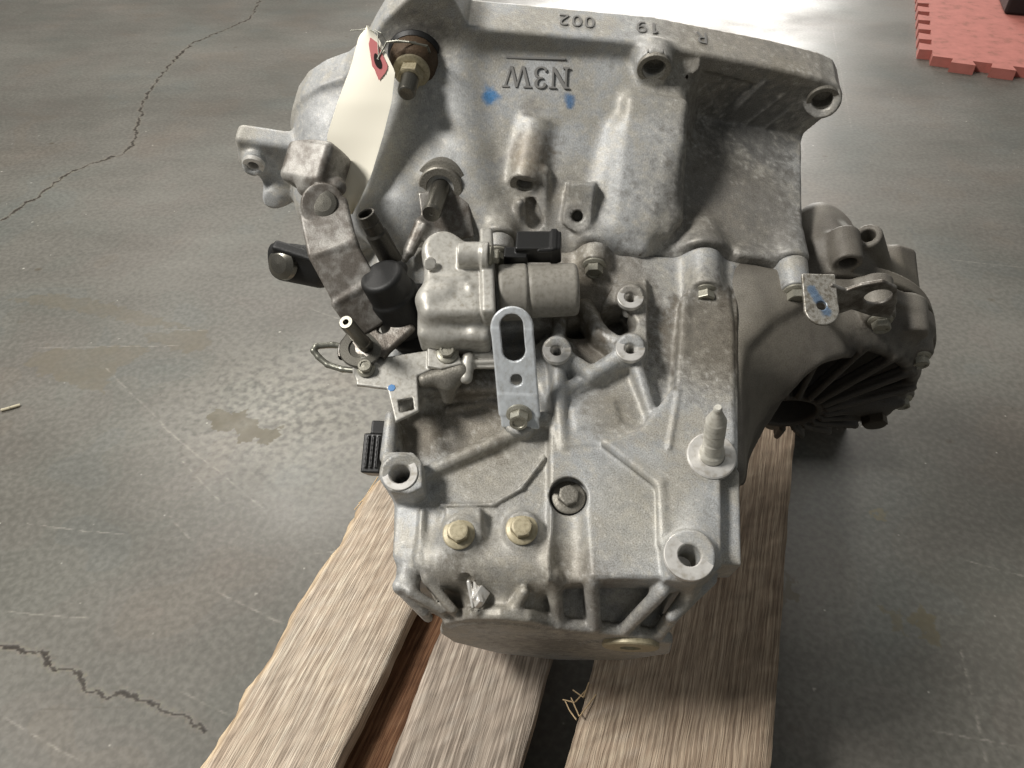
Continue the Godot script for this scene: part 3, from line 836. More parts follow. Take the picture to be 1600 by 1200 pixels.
func build_valve_body() -> void:
	# shift valve: silver die casting with a grey solenoid can and its black plug
	s_new(Vector3(-150, -42, -112), Vector3(-22, 60, 45), 1.25)
	var c := Vector3(-78.8, 14, -40.2)
	box(c, Vector3(22.5, 20, 33), 6, 4, turn(0, 4, 0))
	cap(Vector3(-92, 32, -36), Vector3(-70.9, 32, -39.3), 3, 3, 3)
	cap(Vector3(-65.5, 32, -31.6), Vector3(-61, 14, -4.3), 3, 3, 3)
	cyl(Vector3(-90.8, 10, -70.5), Vector3(-88.8, 36, -63.4), 17, 14.5, 3, 8)
	cap(Vector3(-84.5, 27, -27.3), Vector3(-77.2, 6, -6), 9.5, 9.5, 4)
	cap(Vector3(-96, 26, -22.9), Vector3(-86.7, 8, -6.6), 10, 12, 8)
	box(Vector3(-76.7, 4, -9.4), Vector3(27, 14, 12), 5, 6)
	cyl(Vector3(-76, 40, -55.2), Vector3(-59, 40, -55.9), 9.5, 9.5, 1, 3)
	box(Vector3(-53.9, 12, -45.6), Vector3(5, 27, 38), 2.5, 3, turn(0, 6, 0))
	cyl(Vector3(-58.9, 40, -54.8), Vector3(-53.2, 40, -55), 10.5, 10.5, 1, 2)
	cyl(Vector3(-96.4, 38, -47.6), Vector3(-96, 40, -46.2), 5, 5, 0.6, 2)
	put("valve_body", s_mesh(), M.silver, box_root)
	bolt(Vector3(-52.7, 40, -55.1), Vector3.RIGHT, 9.5, 8, 7, M.bolt)
	s_new(Vector3(-62, -22, -70), Vector3(46, 54, 40), 1.0)
	cyl(Vector3(-45.6, 14, -40), Vector3(-23.3, 14, -42.2), 21.5, 21.5, 3, 1)
	cyl(Vector3(-24.3, 14, -42.2), Vector3(13.9, 14, -46.3), 20.3, 20.0, 4, 1)
	var can := put("solenoid_can", s_mesh(), M.grey_plastic, box_root)
	s_new(Vector3(-18.1, 30, -72.9) - Vector3(34, 22, 22), Vector3(-18.1, 30, -72.9) + Vector3(34, 22, 22), 0.9)
	box(Vector3(-17.1, 30, -72.4), Vector3(17, 9, 8.5), 1.2, 1, turn(0, 0, 3))
	box(Vector3(-5.5, 30, -72.9), Vector3(2.5, 10.5, 9.8), 1, 1, turn(0, 0, 3))
	box(Vector3(-17.5, 34, -78.9), Vector3(14, 2, 3), 0.7, 1, turn(0, 0, 3))
	box(Vector3(-34.2, 26, -65), Vector3(9, 7, 5), 1, 1)
	cap(Vector3(-16.6, 40, -61.4), Vector3(-7.2, 40, -62.4), 1.6, 1.6, 1)
	put("solenoid_plug", s_mesh(), M.black_plastic, can)

func build_shift_lever() -> void:
	var lo := Vector3(-252, -36, -140)
	s_new(lo, Vector3(-120, 92, 24), 1.3)
	# counterweight block
	var wt := Vector3(-194.7, 46, -129)
	box(wt, Vector3(20.5, 17, 18), 6, 4, turn(22, -14, 12))
	cap(Vector3(-198.2, 46, -109.5), Vector3(-175.8, 46, -110.4), 8, 8, 5)
	# pressed arm, wide at the rivet, running down to the pivot
	var n := Vector3(0.1, 0.9, 0.45)
	for q in [[Vector3(-181.6, 48, -89.7), Vector3(-169.5, 42, -54.1), 19.5, 18.0], [Vector3(-169.5, 42, -54.1), Vector3(-152, 26, -28.7), 18.0, 19.0], [Vector3(-152, 26, -28.7), Vector3(-136.6, 6, -13.7), 19.0, 22.0]]:
		strip(q[0], q[1], n, q[2], q[3], 3.2, 4)
	cyl(Vector3(-182.4, 46, -91.3), Vector3(-180.4, 53, -87.4), 17, 16, 1.5, 2)
	var lever := put("shift_lever", s_mesh(3), M.steel, box_root)
	put("lever_rivet", lathe([Vector2(10.5, 0), Vector2(10, 0.7), Vector2(6.5, 1.3), Vector2(0, 1.5)]), M.steel_plain, lever, along(Vector3(-180.1, 53, -88), Vector3(0.05, 0.9, 0.4)))
	# lower eye plate with pin
	s_new(Vector3(-144.5, -0, -2.8) - Vector3(40, 26, 34), Vector3(-133.7, -0, -20.4) + Vector3(44, 26, 34), 1.0)
	var pv := Vector3(-146.7, -1, 6.8)
	cyl(pv - Vector3(0, 4, 0), pv + Vector3(0, 3, 0), 18.5, 18.5, 1.5, 3)
	strip(pv, Vector3(-120.8, 4, -21.5), UPW, 16, 18, 3.4, 4)
	cyl(Vector3(-132, 8, -11.1) - Vector3(0, 9, 0), Vector3(-132, 8, -11.1) + Vector3(0, 12, 0), 5, 5, 0.5, 1, true)
	put("lever_foot", s_mesh(3), M.dark_steel_v, box_root)
	put("pivot_washer", lathe([Vector2(16.5, 0), Vector2(16.5, 1.6), Vector2(15.8, 2.2), Vector2(9.5, 2.4), Vector2(9, 1.0), Vector2(5, 0.8)]), M.steel_plain, box_root, along(pv + Vector3(0, 3, 0), UPW))
	put("pivot_pin", lathe([Vector2(5.6, 0), Vector2(5.6, 9), Vector2(5.2, 10), Vector2(5.2, 44), Vector2(4.6, 45), Vector2(2.2, 45), Vector2(2.0, 41), Vector2(0, 41)]), M.steel_plain, box_root, along(pv + Vector3(4, 3, -2), Vector3(-0.12, 0.95, 0.12)))
	# breather cap and its pipe
	s_new(Vector3(-172, -40, -106), Vector3(-92, 74, 40), 1.1)
	var bt := Vector3(-132.2, 38, -36.8)
	var bb := Vector3(-116.7, -14, -26.9)
	cyl(bb, bt.lerp(bb, 0.35), 21, 19, 3, 3)
	cyl(bt.lerp(bb, 0.5), bt, 17.5, 16.8, 4, 1.5)
	cyl(Vector3(-111.9, -26, -37.5), Vector3(-115.7, -8, -26.2), 30, 26, 4, 5)
	cap(bt.lerp(bb, 0.3), Vector3(-121.6, 24, -51.8), 7, 6, 4)
	var boot := put("breather_boot", s_mesh(), M.rubber, box_root)
	var t0 := Vector3(-130, 20, -61.4)
	var t1 := Vector3(-143.8, 62, -72.5)
	var L := t0.distance_to(t1)
	put("breather_pipe", lathe([Vector2(8.6, 0), Vector2(8.2, L * 0.6), Vector2(7.0, L * 0.64), Vector2(7.0, L * 0.8), Vector2(7.3, L * 0.82), Vector2(7.0, L * 0.84), Vector2(6.7, L), Vector2(5.6, L + 0.4), Vector2(5.2, L - 0.6), Vector2(5.0, L - 24), Vector2(0, L - 24)]), M.pipe, boot, along(t0, t1 - t0))

# a flat bar from a to b, half widths wa and wb, half thickness t, its broad side facing n
func strip(a: Vector3, b: Vector3, n: Vector3, wa: float, wb: float, t: float, k: float) -> void:
	var d := (b - a).normalized()
	var x := n.cross(d).normalized()
	var y := d.cross(x)
	box((a + b) * 0.5, Vector3((wa + wb) * 0.5, t, a.distance_to(b) * 0.5 + 2.0), t * 0.7, k, Basis(x, y, x.cross(y)))

func build_harness_bracket() -> void:
	s_new(Vector3(-170, -30, -36), Vector3(-40, 12, 86), 1.0)
	sweep(1, [Vector2(-150.4, 16.9), Vector2(-134.6, 11.7), Vector2(-97.6, 3.2), Vector2(-92.8, 19.4), Vector2(-102.7, 25.3), Vector2(-97.9, 53.4), Vector2(-114, 63.5), Vector2(-123.7, 37.1), Vector2(-147.1, 35.1)], -5.5, -2, 0.8, 1)
	cyl(Vector3(-144.9, -14, 16.2), Vector3(-141.3, -1, 23), 10, 10, 0.8, 2)
	sweep(1, [Vector2(-114.4, 46), Vector2(-103.9, 43.4), Vector2(-101.8, 52.6), Vector2(-111.7, 55.7)], -12, 6, 0.2, 0.4, true)
	# wavy clamp going on to the lift bracket
	sweep(1, [Vector2(-97.4, 2.7), Vector2(-76.4, -1.2), Vector2(-70, 15), Vector2(-84.8, 20.1), Vector2(-95.6, 18.5)], -3, 1, 0.8, 1)
	cap(Vector3(-66.1, -4, 7.7), Vector3(-67, -8, 22), 5, 5, 3)
	sweep(1, [Vector2(-65.6, -1.8), Vector2(-34, -3.3), Vector2(-33, 12.6), Vector2(-64.2, 14.2)], -10, -6, 0.8, 2)
	cap(Vector3(-62.6, -5, 4.2), Vector3(-33.7, -5, 1.1), 2, 2, 2)
	cap(Vector3(-62.1, -5, 10.2), Vector3(-33.3, -5, 7.7), 2, 2, 2)
	var harness := put("harness_bracket", s_mesh(), M.silver, box_root)
	put("paint_mark", lathe([Vector2(3.0, 0), Vector2(2.6, 0.3), Vector2(0, 0.4)], 7), M.blue_paint, harness, along(Vector3(-120.3, -1.8, 36.4), UPW))
	put("hold_down_clip", clip_mesh(), M.dull, box_root)
	bolt(Vector3(-141.4, -1, 22.4), UPW, 9, 6.8, 7, M.bolt)
	bolt(Vector3(-81.6, 1, 7.4), UPW, 10, 8.5, 7, M.bolt, 0.1)

func clip_mesh() -> ArrayMesh:
	s_new(Vector3(-108, -46, 0), Vector3(-36, 8, 60), 1.0)
	cap(Vector3(-97.6, -8, 25.7), Vector3(-71.4, -8, 16.8), 6, 8, 4)
	cap(Vector3(-80.9, -14, 25), Vector3(-81.1, -24, 32), 9, 5, 6)
	return s_mesh()

func build_release_lever() -> void:
	# clutch release: washer seat, cross shaft, pressed fork arm
	var c := Vector3(-99.1, 21.6, -136.4)
	put("release_seal", lathe([Vector2(21, -8), Vector2(21, 0), Vector2(18, 1), Vector2(18, 5), Vector2(17, 6), Vector2(11.5, 6), Vector2(10, 2), Vector2(6, 1)]), M.dull, box_root, along(c, Vector3(-0.05, 0.45, 1)))
	put("release_shaft", lathe([Vector2(7.6, -10), Vector2(7.6, 38), Vector2(6.8, 41), Vector2(1.4, 41), Vector2(0, 40)]), M.steel_plain, box_root, along(c, Vector3(-0.07, 0.30, 1)))
	s_new(Vector3(-150, -14, -160), Vector3(-60, 72, -60), 1.1)
	strip(Vector3(-97.6, 20.1, -131), Vector3(-90.6, 4.3, -97.3), Vector3(0.1, 0.9, 0.5), 15, 25, 1.8, 3)
	strip(Vector3(-112.4, 11.3, -105), Vector3(-122.3, -0.6, -86.8), Vector3(-0.6, 0.8, 0.3), 6, 5, 2.2, 6)
	cap(Vector3(-115, 11.2, -105), Vector3(-125.4, -2.9, -80.1), 3, 3, 6)
	put("release_arm", s_mesh(3), M.dark_steel_v, box_root)

func build_studs() -> void:
	# stepped stud on the right
	var p := Vector3(112.4, -8, 74.9)
	var tip := Vector3(105.3, 50, 64.6)
	var L := p.distance_to(tip)
	put("stud_seat", lathe([Vector2(17.5, -4), Vector2(17.5, 0.4), Vector2(16.5, 1.2), Vector2(9, 1.6)]), M.machined, box_root, along(p, UPW))
	put("stepped_stud", lathe([Vector2(8.8, 0), Vector2(8.8, 6), Vector2(7.4, 8), Vector2(7.2, L * 0.32), Vector2(6.6, L * 0.34), Vector2(6.6, L * 0.38), Vector2(7.2, L * 0.40), Vector2(7.2, L * 0.52), Vector2(6.9, L * 0.53), Vector2(7.2, L * 0.54), Vector2(7.0, L * 0.74), Vector2(6.4, L * 0.76), Vector2(3.0, L * 0.92), Vector2(2.8, L * 0.98), Vector2(2.2, L), Vector2(0, L)]), M.zinc_plain, box_root, along(p, tip - p))
	# rubber mount with nut and threaded end
	var m := Vector3(-123.7, 74.3, -227)
	var e := Vector3(-123.6, 81.6, -173.4)
	var ax := e - m
	var F := along(m, ax)
	var h := ax.length()
	put("mount_rubber", lathe([Vector2(22, -14), Vector2(22, 5), Vector2(20, 8), Vector2(12, 9)]), M.rubber, box_root, F)
	put("mount_collar", lathe([Vector2(19.5, 6), Vector2(19.5, 14), Vector2(18.0, 20), Vector2(17, h * 0.42), Vector2(14, h * 0.46), Vector2(0, h * 0.46)], 18), M.rusty, box_root, F)
	put("mount_nut", join([[bolt_mesh(18, 14.5, 11, false), Transform3D(Basis.IDENTITY, Vector3(0, h * 0.00046, 0))]]), M.gold, box_root, F)
	var pr := [Vector2(7.0, h * 0.5)]
	var y := h * 0.5 + 11.0
	while y < h - 2.0:
		pr.append(Vector2(7.0, y)); pr.append(Vector2(6.2, y + 0.7)); y += 1.4
	pr.append(Vector2(6.0, h)); pr.append(Vector2(5.0, h + 0.6)); pr.append(Vector2(0, h + 0.2))
	put("mount_stud", lathe(pr), M.steel_plain, box_root, F)

func build_right_brackets() -> void:
	# small galvanised tab with a hole
	var a := Vector3(194.9, 14, -66.5)
	var b := Vector3(195.4, 10, -34.8)
	s_new(a.min(b) - Vector3(24, 20, 16), a.max(b) + Vector3(24, 20, 16), 0.8)
	var d := (b - a).normalized()
	var n := d.cross(Vector3.RIGHT).normalized()
	if n.y < 0: n = -n
	var F := Basis(n.cross(d).normalized(), n, d)
	box(a.lerp(b, 0.45), Vector3(12.6, 1.6, a.distance_to(b) * 0.5), 0.6, 1, F)
	cyl(b - n * 1.6 - d * 4.0, b + n * 1.6 - d * 4.0, 12.6, 12.6, 0.6, 1)
	cyl(b - n * 6.0 - d * 7.0, b + n * 6.0 - d * 7.0, 3.6, 3.6, 0.2, 0.3, true)
	put("tab_bracket", s_mesh(4), M.galvanised, box_root)
	# pressed plate with a big eye behind it
	s_new(Vector3(188.5, 19.1, -58) - Vector3(30, 70, 14), Vector3(255.5, 15.3, -58) + Vector3(20, 24, 14), 1.0)
	sweep(2, [Vector2(194.3, -6.7), Vector2(203.4, 16.7), Vector2(215.9, 10.8), Vector2(224, 18.2), Vector2(238, 24.1), Vector2(251.2, 16.7), Vector2(258.9, -1.9), Vector2(263.7, -25.7), Vector2(246.8, -23.2), Vector2(229, -15.1), Vector2(210.4, -33.8)], -60, -56.5, 1.2, 1)
	var q := Vector3(242.2, 3.9, -58)
	cyl(q - Vector3(0, 0, 10), q + Vector3(0, 0, 10), 10, 10, 0.3, 0.4, true)
	put("eye_plate", s_mesh(3), M.dark_steel_v, box_root)

func build_left_pieces() -> void:
	# damper block that sticks out under the lever
	s_new(Vector3(-262, -70, -96), Vector3(-140, 26, -4), 1.2)
	cap(Vector3(-234.1, -18, -92.7), Vector3(-189.3, -20, -83.2), 11, 13, 6)
	cap(Vector3(-232.2, -26, -85.5), Vector3(-202.3, -30, -81.2), 13, 12, 6)
	box(Vector3(-213.3, -8, -84.3), Vector3(24, 5, 5), 3, 4, turn(0, -14, -6))
	put("rubber_damper", s_mesh(), M.rubber, box_root)
	put("damper_cap", lathe([Vector2(14, -3), Vector2(13, 1), Vector2(8, 4), Vector2(0, 5)]), M.steel_plain, box_root, along(Vector3(-230.1, -14, -78.9), Vector3(-0.35, 0.7, 0.6)))
	# sensor plug on the left side of the case
	var c := Vector3(-136.1, -42, 71.4)
	s_new(c - Vector3(22, 26, 26), c + Vector3(26, 26, 26), 0.9)
	box(c + Vector3(2, 0, 3), Vector3(7.5, 11, 15), 1.2, 1, turn(14, 0, 4))
	box(c + Vector3(6, 4, -13), Vector3(8, 8, 9), 1.2, 1.5, turn(14, 0, 0))
	for k in 3: box(c + Vector3(-2 + k * 4, 11, 5), Vector3(0.8, 1.4, 12), 0.4, 0.5, turn(14, 0, 4))
	put("sensor_plug", s_mesh(), M.black_plastic, box_root)
	# bent wire hook
	var pts := [Vector3(-136.6, -8, 21.2), Vector3(-162, -10, 18.7), Vector3(-173.9, -10, 15.4), Vector3(-181.3, -8, 10.2), Vector3(-185.5, -6, 5.9), Vector3(-184.3, -6, 1.9), Vector3(-172.3, -8, -1), Vector3(-152.6, -10, -0.2)]
	s_new(Vector3(-222, -24, -20), Vector3(-130, 8, 44), 0.9)
	for i in pts.size() - 1: cap(pts[i], pts[i + 1], 2.4, 2.4, 1)
	put("wire_hook", s_mesh(), M.galvanised_plain, box_root)

# cast and stamped lettering, seen upside down from the front
func letters(text: String, at: Vector3, right: Vector3, up: Vector3, tall: float, font: String) -> void:
	var f := SystemFont.new()
	f.font_names = PackedStringArray([font])
	var m := TextMesh.new()
	m.text = text
	m.font = f
	m.font_size = 64
	m.pixel_size = tall * 0.001 / 46.0
	m.depth = 0.0014
	var x := right.normalized()
	var z := x.cross(up).normalized()
	put("lettering", m, M.letter, clutch_housing, Transform3D(Basis(x, z.cross(x), z), at * 0.001))

func build_lettering() -> void:
	var down := Vector3(0, -0.545, 0.839)
	letters("N3W", Vector3(-26.2, 65.9, -212.5), Vector3.LEFT, down, 16.5, "Droid Serif")
	var bar := BoxMesh.new()
	bar.size = Vector3(0.047, 0.0016, 0.0014)
	put("lettering_bar", bar, M.letter, clutch_housing, Transform3D(Basis(Vector3.RIGHT, down.cross(Vector3.RIGHT), down), Vector3(-27.4, 73.4, -224.7) * 0.001))
	for q in [["R", 104.0], ["19", 60.0], ["002", 4.0]]:
		var u: float = q[1]
		var y := 86.0 - (u - 64.0) * 12.0 / 142.0 if u < 64.0 else 86.0 - (u - 64.0) * 19.0 / 96.0
		var sl := -12.0 / 142.0 if u < 64.0 else -19.0 / 96.0
		letters(q[0], Vector3(u, y + 0.4, -246), Vector3(-1, -sl, 0), Vector3(0, 0, 1), 12.0, "Droid Sans Mono")

# ------------------------------------------------------------------ floor
const FX0 := -1.6
const FZ0 := -3.2
const FPX := 0.00176
const FW := 2048
const FH := 1780
var f_rgb: PackedByteArray
var f_h: PackedByteArray

func layer(seed_: int, freq: float, oct: int, sx := 1, sy := 1) -> PackedByteArray:
	var n := FastNoiseLite.new()
	n.seed = seed_
	n.noise_type = FastNoiseLite.TYPE_SIMPLEX_SMOOTH
	n.frequency = freq
	n.fractal_octaves = oct
	n.fractal_gain = 0.6
	var im := n.get_image(FW / sx, FH / sy, false, false, true)
	if sx * sy > 1: im.resize(FW, FH, Image.INTERPOLATE_CUBIC)
	return im.get_data()

func f_dab(ix: int, iy: int, c: Color, a: float, deep := 0.0) -> void:
	if ix < 0 or iy < 0 or ix >= FW or iy >= FH or a <= 0.0: return
	var i := iy * FW + ix
	f_rgb[i * 3] = int(lerpf(f_rgb[i * 3], c.r * 255.0, a))
	f_rgb[i * 3 + 1] = int(lerpf(f_rgb[i * 3 + 1], c.g * 255.0, a))
	f_rgb[i * 3 + 2] = int(lerpf(f_rgb[i * 3 + 2], c.b * 255.0, a))
	if deep > 0.0: f_h[i] = int(lerpf(f_h[i], 0.0, deep))

func f_px(p: Vector2) -> Vector2: return (p - Vector2(FX0, FZ0)) / FPX

# a jagged crack: dark broken line with crumbled pale edges
func f_crack(pts: Array, wide: float) -> void:
	var n := FastNoiseLite.new()
	n.seed = 21
	n.frequency = 0.045
	n.fractal_octaves = 4
	var run := 0.0
	for k in pts.size() - 1:
		var a := f_px(pts[k])
		var b := f_px(pts[k + 1])
		var L := a.distance_to(b)
		var side := (b - a).normalized().orthogonal()
		var s := 0.0
		while s < L:
			var off := n.get_noise_1d(run + s) * 6.0
			var c := a.lerp(b, s / L) + side * off
			var w := wide * clampf(0.85 + n.get_noise_2d((run + s) * 1.5, 90.0) * 1.3, 0.35, 1.7)
			for y in range(-6, 7):
				for x in range(-6, 7):
					var d := Vector2(x, y).length()
					var e := n.get_noise_2d((c.x + x) * 9.0, (c.y + y) * 9.0)
					if d < w + 1.8 + e * 3.0: f_dab(int(c.x) + x, int(c.y) + y, Color(0.50, 0.47, 0.42), 0.07)
					if d < w * (0.9 + e * 0.7): f_dab(int(c.x) + x, int(c.y) + y, Color(0.12, 0.10, 0.08), 0.8, 0.8)
			s += 0.8
		run += L

func f_stain(pts: Array, c: Color, a: float) -> void:
	var q: PackedVector2Array = []
	var mn := Vector2(1e9, 1e9)
	var mx := -mn
	for p in pts:
		var v := f_px(p)
		q.append(v)
		mn = mn.min(v)
		mx = mx.max(v)
	var n := FastNoiseLite.new()
	n.seed = 31
	n.frequency = 0.08
	for y in range(int(mn.y) - 6, int(mx.y) + 7):
		for x in range(int(mn.x) - 6, int(mx.x) + 7):
			var j := Vector2(n.get_noise_2d(x, y), n.get_noise_2d(x + 300, y)) * 7.0
			if Geometry2D.is_point_in_polygon(Vector2(x, y) + j, q):
				f_dab(x, y, c, a * (0.85 + 0.5 * n.get_noise_2d(x * 0.4, y * 0.4)))

func f_scratch(a: Vector2, b: Vector2, c: Color, al: float) -> void:
	a = f_px(a)
	b = f_px(b)
	var n := FastNoiseLite.new()
	n.seed = 41
	n.frequency = 0.03
	var L := a.distance_to(b)
	for s in int(L * 1.5):
		var p := a.lerp(b, s / (L * 1.5)) + Vector2(0, n.get_noise_1d(s * 0.3) * 2.0)
		var k := clampf(0.5 + n.get_noise_1d(s * 2.0 + a.x) * 1.6, 0.0, 1.0)
		f_dab(int(p.x), int(p.y), c, al * k)
		f_dab(int(p.x) + 1, int(p.y), c, al * k * 0.5)

func build_floor() -> void:
	n_big.seed = 11
	n_big.frequency = 0.018
	n_big.fractal_octaves = 3
	n_mid.seed = 12
	n_mid.frequency = 0.09
	n_mid.fractal_octaves = 3
	n_fine.seed = 13
	n_fine.frequency = 0.22
	n_fine.fractal_octaves = 2
	var A := layer(51, 0.012, 4, 4, 4)
	var S := layer(52, 0.02, 5, 4, 1)
	var D := layer(53, 0.17, 5)
	var Cc := layer(54, 0.02, 3, 4, 4)
	var lr := PackedByteArray()
	var lg := PackedByteArray()
	var lb := PackedByteArray()
	for v in 256:
		var t := v / 255.0
		var c := Color(0.335, 0.328, 0.305).lerp(Color(0.435, 0.427, 0.402), smoothstep(0.2, 0.8, t))
		if t > 0.74: c = c.lerp(Color(0.58, 0.57, 0.535), (t - 0.74) * 2.6)
		lr.append(int(c.r * 255)); lg.append(int(c.g * 255)); lb.append(int(c.b * 255))
	f_rgb.resize(FW * FH * 3)
	f_h.resize(FW * FH)
	var o := 0
	for i in FW * FH:
		var d := D[i]
		var v := (A[i] * 34 + S[i] * 16 + d * 54) / 104
		var w := (Cc[i] - 128) / 30
		f_rgb[o] = clampi(lr[v] + w, 0, 255)
		f_rgb[o + 1] = lg[v]
		f_rgb[o + 2] = clampi(lb[v] - w / 2, 0, 255)
		f_h[i] = 150 + (d >> 2) + (S[i] >> 3)
		o += 3
	# scuffed whitish patch beside the gearbox, with lamp glare painted into its colour
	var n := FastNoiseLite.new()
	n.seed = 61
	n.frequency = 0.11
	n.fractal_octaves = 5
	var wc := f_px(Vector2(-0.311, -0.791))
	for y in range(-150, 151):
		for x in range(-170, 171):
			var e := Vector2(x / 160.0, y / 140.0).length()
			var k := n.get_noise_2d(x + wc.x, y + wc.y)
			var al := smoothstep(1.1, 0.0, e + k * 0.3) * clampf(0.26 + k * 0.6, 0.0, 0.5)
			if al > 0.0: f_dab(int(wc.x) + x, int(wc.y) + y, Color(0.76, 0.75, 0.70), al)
	# dried spills
	var olive := Color(0.33, 0.305, 0.235)
	var tan_ := Color(0.385, 0.36, 0.305)
	f_stain([Vector2(-0.423, -0.771), Vector2(-0.424, -0.796), Vector2(-0.408, -0.793), Vector2(-0.395, -0.777), Vector2(-0.391, -0.791), Vector2(-0.372, -0.791), Vector2(-0.365, -0.771), Vector2(-0.343, -0.755), Vector2(-0.321, -0.756), Vector2(-0.315, -0.740), Vector2(-0.327, -0.726), Vector2(-0.346, -0.731), Vector2(-0.366, -0.725), Vector2(-0.382, -0.755), Vector2(-0.397, -0.742)], olive, 0.85)
	f_stain([Vector2(-0.736, -0.897), Vector2(-0.729, -0.923), Vector2(-0.596, -0.936), Vector2(-0.558, -0.928), Vector2(-0.592, -0.874), Vector2(-0.591, -0.824), Vector2(-0.646, -0.845), Vector2(-0.698, -0.867)], tan_, 0.6)
	f_stain([Vector2(-0.578, -0.968), Vector2(-0.484, -0.977), Vector2(-0.469, -0.928), Vector2(-0.501, -0.920), Vector2(-0.559, -0.944)], tan_, 0.6)
	f_stain([Vector2(-0.846, -1.060), Vector2(-0.769, -1.079), Vector2(-0.672, -1.052), Vector2(-0.596, -1.020), Vector2(-0.511, -0.982), Vector2(-0.584, -0.985), Vector2(-0.678, -1.016), Vector2(-0.786, -1.045)], tan_, 0.5)
	f_stain([Vector2(0.442, -0.606), Vector2(0.458, -0.613), Vector2(0.455, -0.595), Vector2(0.443, -0.592)], Color(0.43, 0.40, 0.30), 0.7)
	f_stain([Vector2(0.402, -0.472), Vector2(0.419, -0.476), Vector2(0.424, -0.460), Vector2(0.419, -0.443), Vector2(0.409, -0.449), Vector2(0.406, -0.460)], Color(0.37, 0.34, 0.255), 0.6)
	f_stain([Vector2(0.433, -0.463), Vector2(0.449, -0.472), Vector2(0.461, -0.466), Vector2(0.454, -0.445), Vector2(0.453, -0.426), Vector2(0.442, -0.428), Vector2(0.432, -0.445)], Color(0.37, 0.34, 0.255), 0.7)
	f_stain([Vector2(0.311, -0.527), Vector2(0.320, -0.514), Vector2(0.316, -0.488), Vector2(0.296, -0.472)], olive, 0.7)
	f_stain([Vector2(-0.690, -2.176), Vector2(-0.606, -2.281), Vector2(-0.453, -2.366), Vector2(-0.433, -2.008), Vector2(-0.590, -1.964)], Color(0.36, 0.34, 0.31), 0.4)
	f_crack([Vector2(-0.989, -1.324), Vector2(-0.963, -1.423), Vector2(-0.942, -1.535), Vector2(-0.896, -1.588), Vector2(-0.867, -1.624), Vector2(-0.864, -1.688), Vector2(-0.899, -1.813), Vector2(-0.928, -1.921), Vector2(-0.947, -2.082), Vector2(-0.952, -2.254), Vector2(-0.948, -2.389), Vector2(-0.886, -2.505), Vector2(-0.839, -2.630), Vector2(-0.862, -2.834), Vector2(-0.877, -3.082)], 1.5)
	f_crack([Vector2(-0.564, -0.435), Vector2(-0.541, -0.430), Vector2(-0.488, -0.414), Vector2(-0.445, -0.395), Vector2(-0.424, -0.374), Vector2(-0.403, -0.371), Vector2(-0.384, -0.372), Vector2(-0.352, -0.363), Vector2(-0.332, -0.350), Vector2(-0.295, -0.337)], 1.05)
	var pale := Color(0.70, 0.68, 0.64)
	for q in [[Vector2(-0.609, -0.882), Vector2(-0.412, -0.695)], [Vector2(-0.485, -0.760), Vector2(-0.299, -0.606)], [Vector2(-0.433, -0.692), Vector2(-0.357, -0.617)], [Vector2(-0.561, -0.978), Vector2(-0.480, -0.975)], [Vector2(-0.752, -0.931), Vector2(-0.516, -0.936)], [Vector2(-0.418, -0.599), Vector2(-0.383, -0.566)], [Vector2(-0.560, -0.469), Vector2(-0.458, -0.460)],
		[Vector2(0.471, -0.426), Vector2(0.444, -0.308)], [Vector2(0.523, -0.536), Vector2(0.583, -0.514)], [Vector2(0.402, -0.338), Vector2(0.487, -0.323)], [Vector2(0.782, -1.186), Vector2(0.906, -1.158)], [Vector2(1.003, -2.550), Vector2(0.801, -1.763)], [Vector2(-0.498, -0.351), Vector2(-0.402, -0.308)]]:
		f_scratch(q[0], q[1], pale, 0.22)
	for k in 170:
		var a := Vector2(rng.randf_range(-1.5, 1.9), rng.randf_range(-3.0, -0.2))
		var an := rng.randf_range(-0.5, 0.5) + (PI * 0.25 if k % 3 == 0 else 0.0)
		f_scratch(a, a + Vector2(cos(an), sin(an)) * rng.randf_range(0.02, 0.13), pale if k % 4 else Color(0.3, 0.28, 0.25), rng.randf_range(0.06, 0.24))
	for k in 900:
		var c := Vector2i(rng.randi_range(2, FW - 3), rng.randi_range(2, FH - 3))
		var col := Color(0.88, 0.87, 0.83) if k % 3 else Color(0.22, 0.20, 0.17)
		var al := rng.randf_range(0.25, 0.85)
		f_dab(c.x, c.y, col, al)
		if k % 5 == 0:
			f_dab(c.x + 1, c.y, col, al)
			f_dab(c.x, c.y + 1, col, al * 0.7)
			if k % 15 == 0:
				for y in range(-3, 4):
					for x in range(-5, 6):
						if Vector2(x * 0.7, y).length() < 2.6: f_dab(c.x + x, c.y + y, Color(0.30, 0.27, 0.22), al * 0.6)
	var mat := plain(Color.WHITE, 1.0)
	mat.metallic_specular = 0.42
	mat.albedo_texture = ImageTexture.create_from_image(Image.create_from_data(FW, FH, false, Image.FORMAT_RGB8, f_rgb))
	mat.heightmap_enabled = true
	mat.heightmap_texture = ImageTexture.create_from_image(Image.create_from_data(FW, FH, false, Image.FORMAT_L8, f_h))
	mat.heightmap_scale = 0.05
	mat.roughness_texture = noise_tex(71, 0.012, 5, [[0.0, grey(0.32)], [0.5, grey(0.43)], [1.0, grey(0.60)]])
	f_rgb = PackedByteArray()
	f_h = PackedByteArray()
	var m := SurfaceTool.new()
	m.begin(Mesh.PRIMITIVE_TRIANGLES)
	for q in [Vector2(-9, -14), Vector2(9, -14), Vector2(9, 4), Vector2(-9, -14), Vector2(9, 4), Vector2(-9, 4)]:
		m.set_normal(Vector3.UP)
		m.set_uv((q - Vector2(FX0, FZ0)) / (Vector2(FW, FH) * FPX))
		m.add_vertex(Vector3(q.x, 0, q.y))
	m.generate_tangents()
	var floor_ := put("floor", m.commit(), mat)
	floor_.set_meta("kind", "structure")
